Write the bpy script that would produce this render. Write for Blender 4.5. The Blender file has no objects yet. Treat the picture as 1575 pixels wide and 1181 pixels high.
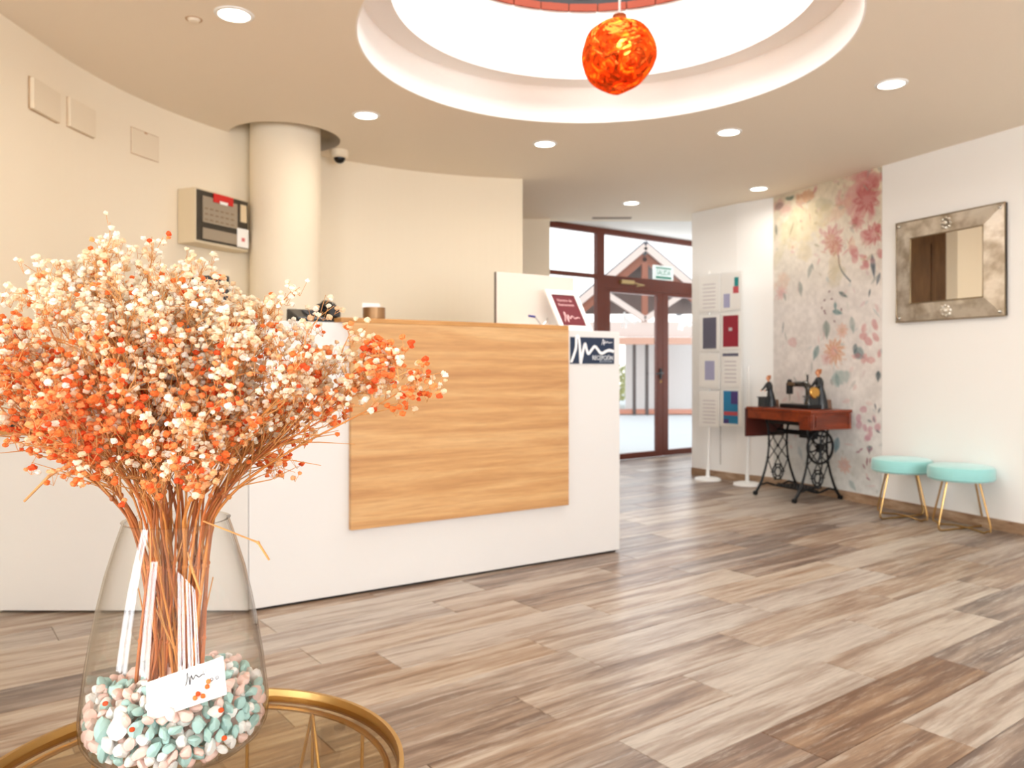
import bpy, math, random
import numpy as np
from mathutils import Vector, Matrix
random.seed(7); rng = np.random.default_rng(7)
S = bpy.context.scene; C = S.collection
PI = math.pi
# ---------------------------------------------------------------- camera
F = 1220.0; HC = 1.1; HY = 566.0
cd = bpy.data.cameras.new('camera'); cam = bpy.data.objects.new('camera', cd); C.objects.link(cam)
cam.location = (0, 0, HC); cam.rotation_euler = (PI/2, 0, 0)
cd.sensor_width = 36; cd.lens = F/1575*36; cd.shift_y = -(590.5-HY)/1575
cd.clip_start = .05; cd.clip_end = 200
cd.dof.use_dof = True; cd.dof.focus_distance = 1.02; cd.dof.aperture_fstop = 8
S.camera = cam
# ---------------------------------------------------------------- colour management, world
S.view_settings.view_transform = 'Standard'; S.view_settings.look = 'None'
S.view_settings.gamma = 1; S.view_settings.use_curve_mapping = False
S.view_settings.exposure = 0.03
S.cycles.use_denoising = True
S.cycles.max_bounces = 10; S.cycles.diffuse_bounces = 5; S.cycles.transparent_max_bounces = 24
S.cycles.sample_clamp_indirect = 6; S.cycles.caustics_reflective = False; S.cycles.caustics_refractive = False
w = bpy.data.worlds.new('sky'); S.world = w; w.use_nodes = True
nt = w.node_tree; bg = nt.nodes['Background']
tc = nt.nodes.new('ShaderNodeTexCoord'); sx = nt.nodes.new('ShaderNodeSeparateXYZ')
cr = nt.nodes.new('ShaderNodeValToRGB')
cr.color_ramp.elements[0].position = 0.0; cr.color_ramp.elements[0].color = (1, .98, .95, 1)
cr.color_ramp.elements[1].position = .7; cr.color_ramp.elements[1].color = (.72, .86, 1, 1)
nt.links.new(tc.outputs['Generated'], sx.inputs[0]); nt.links.new(sx.outputs['Z'], cr.inputs[0])
nt.links.new(cr.outputs[0], bg.inputs[0]); bg.inputs[1].default_value = 1.9

LIGHT_K = 1.0
def area(name, loc, rot, size, power, color, shape='RECTANGLE', sy=None, spread=PI):
    l = bpy.data.lights.new(name, 'AREA'); l.shape = shape; l.size = size
    if sy: l.size_y = sy
    l.energy = power*LIGHT_K; l.color = color; l.spread = spread
    o = bpy.data.objects.new(name, l); C.objects.link(o); o.location = loc; o.rotation_euler = rot
    return o
WARM = (1, .91, .76); DAY = (.93, .97, 1.0); NEUT = (.90, .95, 1.0)
# daylight through the windows behind the camera and the entrance, plus an added lantern lamp
for x, pw in ((-1.75, 95), (1.9, 95), (3.15, 120), (4.4, 130)):
    area('window_daylight', (x, -3.25, 1.45), (PI/2, 0, 0), 1.1, pw, NEUT, sy=1.9)
area('side_window_daylight', (-2.47, -.75, 1.45), (PI/2, 0, -PI/2), 1.1, 120, NEUT, sy=1.9)
area('lantern_fill_light', (.45, 3.975, 4.2), (0, 0, 0), 1.6, 62, (1, .99, .97), shape='DISK')  # added disc inside the lantern, put in to brighten the drum
area('entrance_daylight', (1.9, 10.6, 1.6), (-PI/2+.15, 0, math.radians(37)), 2.2, 34, DAY, sy=2.0)

# ---------------------------------------------------------------- helpers
def lin(c):
    c = [x/255 for x in c[:3]]
    return tuple((x/12.92 if x <= .04045 else ((x+.055)/1.055)**2.4) for x in c)
def lin4(c): return lin(c)+(1,)
def mat(name, col, rough=.6, metal=0, spec=.5, trans=0, emit=None, es=0, coat=0, bump=0, bscale=60, sheen=0, var=0, vscale=3, ior=None):
    m = bpy.data.materials.new(name); m.use_nodes = True
    t = m.node_tree; b = t.nodes['Principled BSDF']
    b.inputs['Base Color'].default_value = lin4(col); b.inputs['Roughness'].default_value = rough
    b.inputs['Metallic'].default_value = metal; b.inputs['Specular IOR Level'].default_value = spec
    b.inputs['Transmission Weight'].default_value = trans; b.inputs['Coat Weight'].default_value = coat
    b.inputs['Sheen Weight'].default_value = sheen
    if ior: b.inputs['IOR'].default_value = ior
    if emit: b.inputs['Emission Color'].default_value = lin4(emit); b.inputs['Emission Strength'].default_value = es
    m.diffuse_color = lin4(col)
    if bump or var:
        tc = t.nodes.new('ShaderNodeTexCoord'); n = t.nodes.new('ShaderNodeTexNoise')
        n.inputs['Scale'].default_value = bscale; n.inputs['Detail'].default_value = 4
        t.links.new(tc.outputs['Object'], n.inputs['Vector'])
        if bump:
            bp = t.nodes.new('ShaderNodeBump'); bp.inputs['Strength'].default_value = bump; bp.inputs['Distance'].default_value = .002
            t.links.new(n.outputs['Fac'], bp.inputs['Height']); t.links.new(bp.outputs[0], b.inputs['Normal'])
        if var:
            n2 = t.nodes.new('ShaderNodeTexNoise'); n2.inputs['Scale'].default_value = vscale; n2.inputs['Detail'].default_value = 3
            t.links.new(tc.outputs['Object'], n2.inputs['Vector'])
            mx = t.nodes.new('ShaderNodeMixRGB'); mx.blend_type = 'MIX'
            a = [x*(1-var) for x in lin(col)]; c2 = [min(1, x*(1+var)) for x in lin(col)]
            mx.inputs[1].default_value = (*a, 1); mx.inputs[2].default_value = (*c2, 1)
            t.links.new(n2.outputs['Fac'], mx.inputs[0]); t.links.new(mx.outputs[0], b.inputs['Base Color'])
    return m
def glass_thin(name, tint=(255, 255, 255), rough=0.0, ior=1.45, edge=(225, 228, 225)):
    m = bpy.data.materials.new(name); m.use_nodes = True; t = m.node_tree; t.nodes.clear()
    o = t.nodes.new('ShaderNodeOutputMaterial'); mx = t.nodes.new('ShaderNodeMixShader')
    tr = t.nodes.new('ShaderNodeBsdfTransparent'); g = t.nodes.new('ShaderNodeBsdfGlossy')
    lw = t.nodes.new('ShaderNodeLayerWeight'); lw.inputs[0].default_value = .5
    mc = t.nodes.new('ShaderNodeMixRGB'); mc.inputs[1].default_value = lin4(tint); mc.inputs[2].default_value = lin4(edge)
    p3 = t.nodes.new('ShaderNodeMath'); p3.operation = 'POWER'; p3.inputs[1].default_value = 3
    t.links.new(lw.outputs['Facing'], p3.inputs[0]); t.links.new(p3.outputs[0], mc.inputs[0])
    p5 = t.nodes.new('ShaderNodeMath'); p5.operation = 'POWER'; p5.inputs[1].default_value = 5; t.links.new(lw.outputs['Facing'], p5.inputs[0])
    r0 = ((ior-1)/(ior+1))**2; fr = t.nodes.new('ShaderNodeMath'); fr.operation = 'MULTIPLY_ADD'; fr.inputs[1].default_value = (1-r0)*.8; fr.inputs[2].default_value = r0; t.links.new(p5.outputs[0], fr.inputs[0])
    t.links.new(mc.outputs[0], tr.inputs[0])
    g.inputs['Roughness'].default_value = rough; 
    t.links.new(fr.outputs[0], mx.inputs[0]); t.links.new(tr.outputs[0], mx.inputs[1]); t.links.new(g.outputs[0], mx.inputs[2])
    t.links.new(mx.outputs[0], o.inputs[0]); m.diffuse_color = (.8, .9, .9, .3)
    return m
def vcol_mat(name, rough=.7, attr='Col', bump=0, trl=0):
    m = bpy.data.materials.new(name); m.use_nodes = True; t = m.node_tree; b = t.nodes['Principled BSDF']
    a = t.nodes.new('ShaderNodeAttribute'); a.attribute_name = attr
    t.links.new(a.outputs['Color'], b.inputs['Base Color']); b.inputs['Roughness'].default_value = rough
    if trl:
        tr = t.nodes.new('ShaderNodeBsdfTranslucent'); mx = t.nodes.new('ShaderNodeMixShader'); mx.inputs[0].default_value = trl
        t.links.new(a.outputs['Color'], tr.inputs[0]); t.links.new(b.outputs[0], mx.inputs[1]); t.links.new(tr.outputs[0], mx.inputs[2])
        t.links.new(mx.outputs[0], t.nodes['Material Output'].inputs[0])
    return m
def rotz(a): return Matrix.Rotation(a, 3, 'Z')

class MB:
    def __init__(s): s.v = []; s.f = []; s.c = []; s.col = None
    def add(s, vs, fs):
        o = len(s.v); s.v += [tuple(p) for p in vs]; s.f += [tuple(i+o for i in f) for f in fs]
        if s.col is not None: s.c += [s.col]*len(vs)
        return s
    def box(s, c, d, R=None, taper=1):
        hx, hy, hz = d[0]/2, d[1]/2, d[2]/2; vs = []
        for z, k in ((-hz, 1), (hz, taper)):
            for x, y in ((-hx, -hy), (hx, -hy), (hx, hy), (-hx, hy)):
                p = Vector((x*k, y*k, z)); p = R @ p if R else p; vs.append(p+Vector(c))
        return s.add(vs, [(3, 2, 1, 0), (4, 5, 6, 7), (0, 1, 5, 4), (1, 2, 6, 5), (2, 3, 7, 6), (3, 0, 4, 7)])
    def hexa(s, q):  # 8 points: bottom loop, top loop
        return s.add(q, [(3, 2, 1, 0), (4, 5, 6, 7), (0, 1, 5, 4), (1, 2, 6, 5), (2, 3, 7, 6), (3, 0, 4, 7)])
    def tube(s, pts, r, n=8, closed=False, caps=True):
        P = [Vector(p) for p in pts]; m = len(P); rs = r if isinstance(r, (list, tuple)) else [r]*m
        up = None; rings = []
        for i in range(m):
            a = P[(i-1) % m] if (closed or i > 0) else P[i]; b = P[(i+1) % m] if (closed or i < m-1) else P[i]
            t = (b-a)
            if t.length < 1e-9: t = Vector((0, 0, 1))
            t.normalize()
            if up is None:
                up = Vector((0, 0, 1)) if abs(t.z) < .9 else Vector((1, 0, 0))
            x = up-t*up.dot(t)
            if x.length < 1e-6: x = t.orthogonal()
            x.normalize(); up = x; y = t.cross(x)
            rings.append([P[i]+(x*math.cos(2*PI*k/n)+y*math.sin(2*PI*k/n))*rs[i] for k in range(n)])
        vs = [p for rg in rings for p in rg]; fs = []
        for i in range(m if closed else m-1):
            j = (i+1) % m
            for k in range(n): fs.append((i*n+k, i*n+(k+1) % n, j*n+(k+1) % n, j*n+k))
        if caps and not closed:
            fs.append(tuple(range(n-1, -1, -1))); fs.append(tuple((m-1)*n+k for k in range(n)))
        return s.add(vs, fs)
    def lathe(s, prof, n=32, c=(0, 0, 0), closed=False, a0=0, a1=2*PI, R=None):
        full = abs(a1-a0-2*PI) < 1e-6; m = n if full else n+1; vs = []; fs = []; L = len(prof)
        for i in range(m):
            a = a0+(a1-a0)*i/n
            for r, z in prof:
                p = Vector((r*math.cos(a), r*math.sin(a), z)); p = R @ p if R else p; vs.append(p+Vector(c))
        for i in range(n):
            j = (i+1) % m
            for k in range(L if closed else L-1):
                k2 = (k+1) % L
                fs.append((i*L+k, j*L+k, j*L+k2, i*L+k2))
        return s.add(vs, fs)
    def ball(s, c, r, n=12, m=8, sc=(1, 1, 1), R=None):
        vs = []; fs = []
        for i in range(m+1):
            th = PI*i/m
            for k in range(n):
                ph = 2*PI*k/n
                p = Vector((r*sc[0]*math.sin(th)*math.cos(ph), r*sc[1]*math.sin(th)*math.sin(ph), r*sc[2]*math.cos(th)))
                p = R @ p if R else p
                vs.append(p+Vector(c))
        for i in range(m):
            for k in range(n): fs.append((i*n+k, (i+1)*n+k, (i+1)*n+(k+1) % n, i*n+(k+1) % n))
        return s.add(vs, fs)
    def prism(s, poly, z0, z1):
        n = len(poly); vs = [(x, y, z0) for x, y in poly]+[(x, y, z1) for x, y in poly]
        fs = [tuple(range(n-1, -1, -1)), tuple(range(n, 2*n))]+[(i, (i+1) % n, n+(i+1) % n, n+i) for i in range(n)]
        return s.add(vs, fs)
    def build(s, name, m, parent=None, smooth=True, world=True, bev=0, label=None, cat=None, group=None, kind=None, loc=None, ang=35):
        me = bpy.data.meshes.new(name); me.from_pydata(s.v, [], s.f)
        if s.col is not None:
            at = me.color_attributes.new('Col', 'FLOAT_COLOR', 'POINT')
            at.data.foreach_set('color', np.array([list(c)+[1] for c in s.c], 'f').ravel())
        me.update()
        if smooth:
            me.polygons.foreach_set('use_smooth', [True]*len(me.polygons)); me.set_sharp_from_angle(angle=math.radians(ang))
        me.materials.append(m)
        o = bpy.data.objects.new(name, me); C.objects.link(o)
        if parent:
            o.parent = parent
            if world: o.matrix_parent_inverse = Matrix.Translation(-parent.location)
        elif loc is not None:
            me.transform(Matrix.Translation(-Vector(loc))); o.location = loc
        if bev:
            b = o.modifiers.new('bevel', 'BEVEL'); b.width = bev; b.segments = 2; b.limit_method = 'ANGLE'; b.angle_limit = math.radians(40)
        tag(o, label, cat, group, kind)
        return o
def tag(o, label=None, cat=None, group=None, kind=None):
    if label: o['label'] = label
    if cat: o['category'] = cat
    if group: o['group'] = group
    if kind: o['kind'] = kind
    return o
def thing(name, label, cat, loc=(0, 0, 0), rz=0, group=None, kind=None):
    o = bpy.data.objects.new(name, None); C.objects.link(o); o.empty_display_size = .05
    o.location = loc; o.rotation_euler = (0, 0, rz)
    return tag(o, label, cat, group, kind)
def struct(mb, name, m, **k): return mb.build(name, m, kind='structure', **k)
def copy_tree(o, parent=None):
    c = o.copy(); C.objects.link(c); c.parent = parent
    for ch in [x for x in o.children]: copy_tree(ch, c)
    return c
def pt(px, y, z):  # the point at image position px, y and depth z, used to set real positions from the photograph
    return Vector(((px-787.5)/F*z, z, HC-(y-HY)/F*z))
def text(name, body, size, m, M, parent=None, label=None, align='CENTER', depth=.0006, sx=1):
    cu = bpy.data.curves.new(name, 'FONT'); cu.body = body; cu.size = size; cu.align_x = align; cu.extrude = depth; cu.resolution_u = 2
    t = bpy.data.objects.new(name, cu); C.objects.link(t)
    dg = bpy.context.evaluated_depsgraph_get(); me = bpy.data.meshes.new_from_object(t.evaluated_get(dg))
    bpy.data.objects.remove(t); me.transform(M @ Matrix.Scale(sx, 4, (1, 0, 0)))
    me.materials.clear(); me.materials.append(m)
    o = bpy.data.objects.new(name, me); C.objects.link(o)
    if parent: o.parent = parent; o.matrix_parent_inverse = Matrix.Translation(-parent.location)
    if label: o['label'] = label
    return o
def frame_mat(o, x, z=(0, 0, 1)):  # matrix with local x along x, y along z(up), normal = x cross up
    x = Vector(x).normalized(); z = Vector(z).normalized(); n = x.cross(z).normalized()
    M = Matrix((x, z, n)).transposed().to_4x4(); M.translation = Vector(o); return M
LOGO = [(0, .05), (.05, .28), (.11, .62), (.12, 1.02), (.17, 1.02), (.20, .58), (.215, .02), (.25, .30), (.285, .60), (.32, .77), (.35, .57),
        (.395, .39), (.47, .54), (.54, .67), (.61, .57), (.67, .44), (.73, .42), (.82, .50), (.90, .53), (1, .485)]
def logo(name, M, w, h, r, m, parent, pts=LOGO, flat=.0008):
    # smooth the stroke, then lay a flat ribbon
    P = []
    for i in range(len(pts)-1):
        p0 = pts[max(i-1, 0)]; p1 = pts[i]; p2 = pts[i+1]; p3 = pts[min(i+2, len(pts)-1)]
        for k in range(5):
            t = k/5
            P.append(tuple(.5*((2*p1[j])+(-p0[j]+p2[j])*t+(2*p0[j]-5*p1[j]+4*p2[j]-p3[j])*t*t+(-p0[j]+3*p1[j]-3*p2[j]+p3[j])*t**3) for j in (0, 1)))
    P.append(pts[-1]); b = MB(); P = [Vector((x*w, y*h)) for x, y in P]; n = len(P); L = []; 
    for i in range(n):
        t = (P[min(i+1, n-1)]-P[max(i-1, 0)]).normalized(); q = Vector((-t.y, t.x))*r
        L += [M @ Vector((P[i].x+q.x, P[i].y+q.y, flat)), M @ Vector((P[i].x-q.x, P[i].y-q.y, flat))]
    b.add(L, [(2*i, 2*i+1, 2*i+3, 2*i+2) for i in range(n-1)])
    return b.build(name, m, parent, smooth=False)

# ---------------------------------------------------------------- materials
def paint(name, col): return mat(name, col, .75, bump=.12, bscale=220, spec=.25)
M_wall = paint('cream_wall_paint', (248, 236, 214)); M_wallr = paint('white_wall_paint', (249, 248, 246))
M_ceil = paint('ceiling_paint', (244, 232, 214)); M_daylit_ceil = paint('daylit_white_ceiling', (240, 238, 234))
M_ocu = paint('white_plaster', (250, 244, 238))
M_lam = mat('white_laminate', (224, 222, 220), .42, bump=.15, bscale=90)
M_black = mat('black_plastic', (16, 16, 18), .35); M_dark = mat('dark_shadow_gap', (30, 26, 24), .8)
M_iron = mat('black_cast_iron', (22, 22, 24), .42, metal=.4, spec=.5)
M_brass = mat('brushed_brass', (184, 148, 92), .34, metal=1, bump=.05, bscale=300)
M_gold = mat('brass_leg_metal', (186, 150, 96), .32, metal=1)
M_white = mat('white_plastic', (245, 245, 243), .4); M_paper = mat('white_paper', (248, 247, 244), .8)
M_frame = mat('reddish_brown_aluminium', (102, 44, 24), .4, spec=.4)
M_glass = glass_thin('window_glass'); M_vase = glass_thin('vase_glass', (255, 255, 254), 0, 1.45, (222, 217, 211))
M_tglass = glass_thin('table_glass', (246, 238, 222), 0, 1.42, (220, 205, 170)); M_acr = glass_thin('clear_acrylic', (255, 255, 255), .02, 1.2, (250, 250, 250))
M_mirror = mat('mirror_silver', (236, 232, 224), .015, metal=1)
M_chrome = mat('polished_steel', (200, 198, 192), .2, metal=1)
M_lamp = mat('lit_diffuser', (255, 250, 240), .5, emit=(255, 246, 228), es=9)

def wood_mat(name, c1, c2, c3, sc=(1.2, 14, 14), rough=.42, coord='Object', rnd=False, bump=.12, tone=False, fine=1.0):
    m = bpy.data.materials.new(name); m.use_nodes = True; t = m.node_tree; b = t.nodes['Principled BSDF']; N = t.nodes.new; Lk = t.links.new
    tc = N('ShaderNodeTexCoord'); mp = N('ShaderNodeMapping'); mp.inputs['Scale'].default_value = sc; Lk(tc.outputs[coord], mp.inputs['Vector'])
    src = mp.outputs[0]
    oi = N('ShaderNodeObjectInfo')
    if rnd:
        ad = N('ShaderNodeVectorMath'); ad.operation = 'ADD'; ml = N('ShaderNodeMath'); ml.operation = 'MULTIPLY'; ml.inputs[1].default_value = 57
        Lk(oi.outputs['Random'], ml.inputs[0]); Lk(src, ad.inputs[0]); Lk(ml.outputs[0], ad.inputs[1]); src = ad.outputs[0]
    n1 = N('ShaderNodeTexNoise'); n1.inputs['Scale'].default_value = 1; n1.inputs['Detail'].default_value = 8; n1.inputs['Roughness'].default_value = .62; n1.inputs['Distortion'].default_value = .6
    n2 = N('ShaderNodeTexNoise'); n2.inputs['Scale'].default_value = 4.5*fine; n2.inputs['Detail'].default_value = 8; n2.inputs['Roughness'].default_value = .7
    Lk(src, n1.inputs['Vector']); Lk(src, n2.inputs['Vector'])
    r1 = N('ShaderNodeValToRGB'); e = r1.color_ramp.elements; e[0].position = .34; e[0].color = lin4(c1); e[1].position = .66; e[1].color = lin4(c3)
    x = e.new(.5); x.color = lin4(c2)
    fac = n1.outputs['Fac']
    if tone:
        sp = N('ShaderNodeSeparateColor'); Lk(oi.outputs['Color'], sp.inputs[0])
        a = N('ShaderNodeMath'); a.operation = 'ADD'; Lk(n1.outputs['Fac'], a.inputs[0])
        a2 = N('ShaderNodeMath'); a2.operation = 'MULTIPLY_ADD'; a2.inputs[1].default_value = .26; a2.inputs[2].default_value = -.13; Lk(sp.outputs[0], a2.inputs[0]); Lk(a2.outputs[0], a.inputs[1])
        fac = a.outputs[0]
    Lk(fac, r1.inputs[0])
    r2 = N('ShaderNodeValToRGB'); e = r2.color_ramp.elements; e[0].position = .33; e[0].color = (.62, .58, .55, 1); e[1].position = .6; e[1].color = (1, 1, 1, 1)
    Lk(n2.outputs['Fac'], r2.inputs[0])
    mx = N('ShaderNodeMixRGB'); mx.blend_type = 'MULTIPLY'; mx.inputs[0].default_value = .75 if tone else .45; Lk(r1.outputs[0], mx.inputs[1]); Lk(r2.outputs[0], mx.inputs[2])
    out = mx.outputs[0]
    if tone:  # pale chalky wear streaks
        mp3 = N('ShaderNodeMapping'); mp3.inputs['Scale'].default_value = (2.2, 2.2, 2.2); Lk(src, mp3.inputs['Vector'])
        n3 = N('ShaderNodeTexNoise'); n3.inputs['Scale'].default_value = 1.3; n3.inputs['Detail'].default_value = 9; n3.inputs['Roughness'].default_value = .75; Lk(mp3.outputs[0], n3.inputs['Vector'])
        r3 = N('ShaderNodeValToRGB'); e = r3.color_ramp.elements; e[0].position = .52; e[0].color = (0, 0, 0, 1); e[1].position = .66; e[1].color = (1, 1, 1, 1); Lk(n3.outputs['Fac'], r3.inputs[0])
        m3 = N('ShaderNodeMixRGB'); m3.inputs[2].default_value = lin4((190, 180, 168)); Lk(out, m3.inputs[1])
        mm = N('ShaderNodeMath'); mm.operation = 'MULTIPLY'; mm.inputs[1].default_value = .6; Lk(r3.outputs[0], mm.inputs[0]); Lk(mm.outputs[0], m3.inputs[0]); out = m3.outputs[0]
        hs = N('ShaderNodeHueSaturation'); Lk(out, hs.inputs['Color'])
        s2 = N('ShaderNodeMath'); s2.operation = 'MULTIPLY_ADD'; s2.inputs[1].default_value = .7; s2.inputs[2].default_value = .6; Lk(sp.outputs[1], s2.inputs[0]); Lk(s2.outputs[0], hs.inputs['Saturation']); out = hs.outputs[0]
    Lk(out, b.inputs['Base Color']); b.inputs['Roughness'].default_value = rough
    bp = N('ShaderNodeBump'); bp.inputs['Strength'].default_value = bump; bp.inputs['Distance'].default_value = .002; Lk(n2.outputs['Fac'], bp.inputs['Height']); Lk(bp.outputs[0], b.inputs['Normal'])
    return m
M_plank = wood_mat('plank_tile', (104, 80, 64), (148, 124, 104), (182, 168, 152), sc=(1.3, 16, 16), rough=.36, rnd=True, tone=True, bump=.1)
M_oak = wood_mat('oak_panel', (186, 136, 86), (204, 156, 102), (216, 174, 122), sc=(.8, .8, 15), rough=.45, fine=1.6)
M_oakcap = wood_mat('oak_cap', (178, 124, 66), (196, 142, 80), (206, 152, 92), sc=(1.6, 1.6, 9), rough=.45)
M_mahog = wood_mat('reddish_mahogany', (92, 34, 16), (128, 52, 24), (150, 66, 32), sc=(9, 2, 9), rough=.32)
M_brownwood = wood_mat('brown_wood_wall', (122, 88, 56), (144, 106, 68), (160, 120, 80), sc=(8, 8, 1), rough=.4)
M_base = wood_mat('skirting_tile', (140, 108, 84), (168, 138, 110), (190, 164, 138), sc=(4, 4, 20), rough=.4)

# ---------------------------------------------------------------- geometry frame of the plan
OC = Vector((.45, 3.975)); RW = 2.76            # rotunda centre and wall radius
DU = Vector((.7986, .6019)); DN = Vector((.6019, -.7986)); DO = Vector((.417, 8.849))   # door plane
def ds(px):
    z = 11.326/(1.327-(px-787.5)/F); return (z-8.849)/.6019
def dp(s, t, z): p = DO+DU*s+DN*t; return Vector((p.x, p.y, z))
DA = math.atan2(DU.y, DU.x); DR = rotz(DA)
WB0 = Vector((2.45, 7.45)); WBd = Vector((.3825, -.924)); WBn = Vector((-.924, -.3825))   # right wall
def wall_piece(b, p, q, z0, z1, th):   # wall standing from p to q, thickness to the left of p->q
    p = Vector(p); q = Vector(q); d = (q-p).normalized(); n = Vector((-d.y, d.x))*th
    b.hexa([(p.x, p.y, z0), (q.x, q.y, z0), (q.x+n.x, q.y+n.y, z0), (p.x+n.x, p.y+n.y, z0),
            (p.x, p.y, z1), (q.x, q.y, z1), (q.x+n.x, q.y+n.y, z1), (p.x+n.x, p.y+n.y, z1)])

# ---------------------------------------------------------------- floor: base slab and planks
PW, PL, V0 = .2195, 1.06, -1.2435
poly = [(-3.3, -3.2), (6.0, -3.2), (6.0, 9.5), (2.9, 10.75), (.3, 8.8), (-3.3, 8.8)]
fl = struct(MB().prism(poly, -.12, -.012), 'floor', mat('grout', (120, 104, 90), .9))
def plank_mb(L, W):
    b = MB(); c = .0016; x, y, z = L/2-.0008, W/2-.0008, 0
    b.add([(-x, -y, -.012), (x, -y, -.012), (x, y, -.012), (-x, y, -.012), (-x, -y, -c), (x, -y, -c), (x, y, -c), (-x, y, -c),
           (-x+c, -y+c, 0), (x-c, -y+c, 0), (x-c, y-c, 0), (-x+c, y-c, 0)],
          [(3, 2, 1, 0), (0, 1, 5, 4), (1, 2, 6, 5), (2, 3, 7, 6), (3, 0, 4, 7), (4, 5, 9, 8), (5, 6, 10, 9), (6, 7, 11, 10), (7, 4, 8, 11), (8, 9, 10, 11)])
    return b
starts = {-1: 2.046, -2: 1.66, -3: 2.197, 0: 2.454}
planks = []
r5 = random.Random(11)
for r in range(-26, 22):
    vc = V0+(r+.5)*PW
    off = starts.get(r, r5.random()*PL)
    for k in range(-12, 14):
        u0 = off+k*PL; uc = u0+PL/2
        x = DU.x*uc+DN.x*vc; y = DU.y*uc+DN.y*vc
        if not (-3.0 < x < 5.7 and -3.0 < y < 10.6): continue
        if vc-PW/2 < -6.83: continue
        if x > 2.9 and x-2.45 > .414*(7.45-y)+.7 and y > 1: continue
        if x < -1.2 and y > 6.6: continue
        tone = r5.random(); sat = r5.random()*.6+.2
        if r == -1 and k == 0: tone, sat = .02, .9
        if r == -2 and k == 0: tone, sat = .86, .3
        if r == -3 and k == 0: tone, sat = .95, .3
        if r == 0 and k == -1: tone, sat = .42, .75
        if r == 0 and k == 0: tone, sat = .82, .4
        planks.append((x, y, tone, sat))
def pl_key(p):
    x, y = p[0], p[1]
    if y < .9: return 1e3+abs(y)
    px = 787.5+x/y*F
    if px < -260 or px > 1835: return 500+y
    return y
planks.sort(key=pl_key)
pm0 = plank_mb(PL, PW).build('plank', M_plank, fl, smooth=False, world=False); pm0.location = (*planks[0][:2], 0); pm0.rotation_euler = (0, 0, DA); pm0.color = (*planks[0][2:4], 0, 1)
for x, y, t, s_ in planks[1:290]:
    o = pm0.copy(); C.objects.link(o); o.location = (x, y, 0); o.color = (t, s_, 0, 1)
rest = MB()
for x, y, t, s_ in planks[290:]:
    q = plank_mb(PL, PW); rest.add([rotz(DA) @ Vector(p)+Vector((x, y, 0)) for p in q.v], q.f)
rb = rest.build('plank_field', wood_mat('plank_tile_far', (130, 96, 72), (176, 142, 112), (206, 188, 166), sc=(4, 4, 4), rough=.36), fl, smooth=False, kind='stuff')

# ---------------------------------------------------------------- walls
b = MB(); n = 72; a0 = math.radians(97.5); a1 = math.radians(180)
for i in range(n):
    p, q = a0+(a1-a0)*i/n, a0+(a1-a0)*(i+1)/n
    qs = []
    for z in (0, 3.1):
        for a, r in ((p, RW), (q, RW), (q, RW+.12), (p, RW+.12)): qs.append((OC.x+r*math.cos(a), OC.y+r*math.sin(a), z))
    if i in (0, n-1): b.hexa(qs)
    else: b.add(qs, [(0, 1, 5, 4), (2, 3, 7, 6), (4, 5, 6, 7)])
struct(b, 'wall_left', M_wall)
e = OC+Vector((math.cos(a1), math.sin(a1)))*RW
b = MB(); wall_piece(b, (-2.31, -.2), (e.x, e.y+.0), 0, 2.75, .12); wall_piece(b, (-2.31, -3.1), (-2.31, -1.3), 0, 2.75, .12); wall_piece(b, (-2.31, -1.3), (-2.31, -.2), 0, .5, .12); wall_piece(b, (-2.31, -1.3), (-2.31, -.2), 2.42, 2.75, .12); struct(b, 'wall_left_front', M_wall, smooth=False)
b = MB(); wall_piece(b, (.405, 8.5), (-1.6, 8.5), 0, 2.745, -.12); wall_piece(b, (.405, 8.62), (.405, 8.84), 0, 2.745, .1)
struct(b, 'wall_entrance', M_wall, smooth=False)
b = MB(); b.box((-.56, 7.62, 1.37), (.1, 1.72, 2.74))
for k in range(4): b.box((-.505, 6.98+k*.43, 1.3), (.02, .40, 2.5))
struct(b, 'wall_hall', M_brownwood, smooth=False)
b = MB(); A0, A1, A2 = Vector((1.86, 8.2)), Vector((2.187, 7.72)), WB0
B1 = WB0+WBd*7.0
wall_piece(b, (2.62, 10.6), A0, 0, 2.76, .12); wall_piece(b, A0, A1, 0, 2.745, .12); wall_piece(b, A1, A2, 0, 2.745, .12)
wall_piece(b, A2, B1, 0, 2.745, .12); wall_piece(b, B1, (5.2, -3.1), 0, 2.745, .12)
struct(b, 'wall_right', M_wallr, smooth=False)
# skirting
b = MB()
def skirt(p, q):
    wall_piece(b, p, q, 0, .075, -.012)
skirt(A0, A1); skirt(A1, A2); skirt(A2, B1)
struct(b, 'baseboard_right', M_base, smooth=False)
# back wall with four windows (behind the camera)
b = MB(); wx = (-1.75, 1.9, 3.15, 4.4)
b.box((1.3, -3.1, .25), (8.2, .14, .5)); b.box((1.3, -3.1, 2.58), (8.2, .14, .34))
ed = [-2.85]+[v for x in wx for v in (x-.55, x+.55)]+[5.4]
for i in range(0, len(ed), 2): b.box(((ed[i]+ed[i+1])/2, -3.1, 1.46), (ed[i+1]-ed[i], .14, 1.92))
struct(b, 'wall_back', M_wallr, smooth=False)
for i, x in enumerate(wx):
    wn = MB()
    for d in (-.53, 0, .53): wn.box((x+d, -3.1, 1.46), (.05, .08, 1.9))
    for z in (.52, 2.38): wn.box((x, -3.1, z), (1.1, .08, .05))
    wo = struct(wn, 'window_%d' % (i+1), M_frame, smooth=False)
    MB().box((x, -3.1, 1.45), (1.06, .006, 1.85)).build('pane', M_glass, wo, smooth=False)

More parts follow.
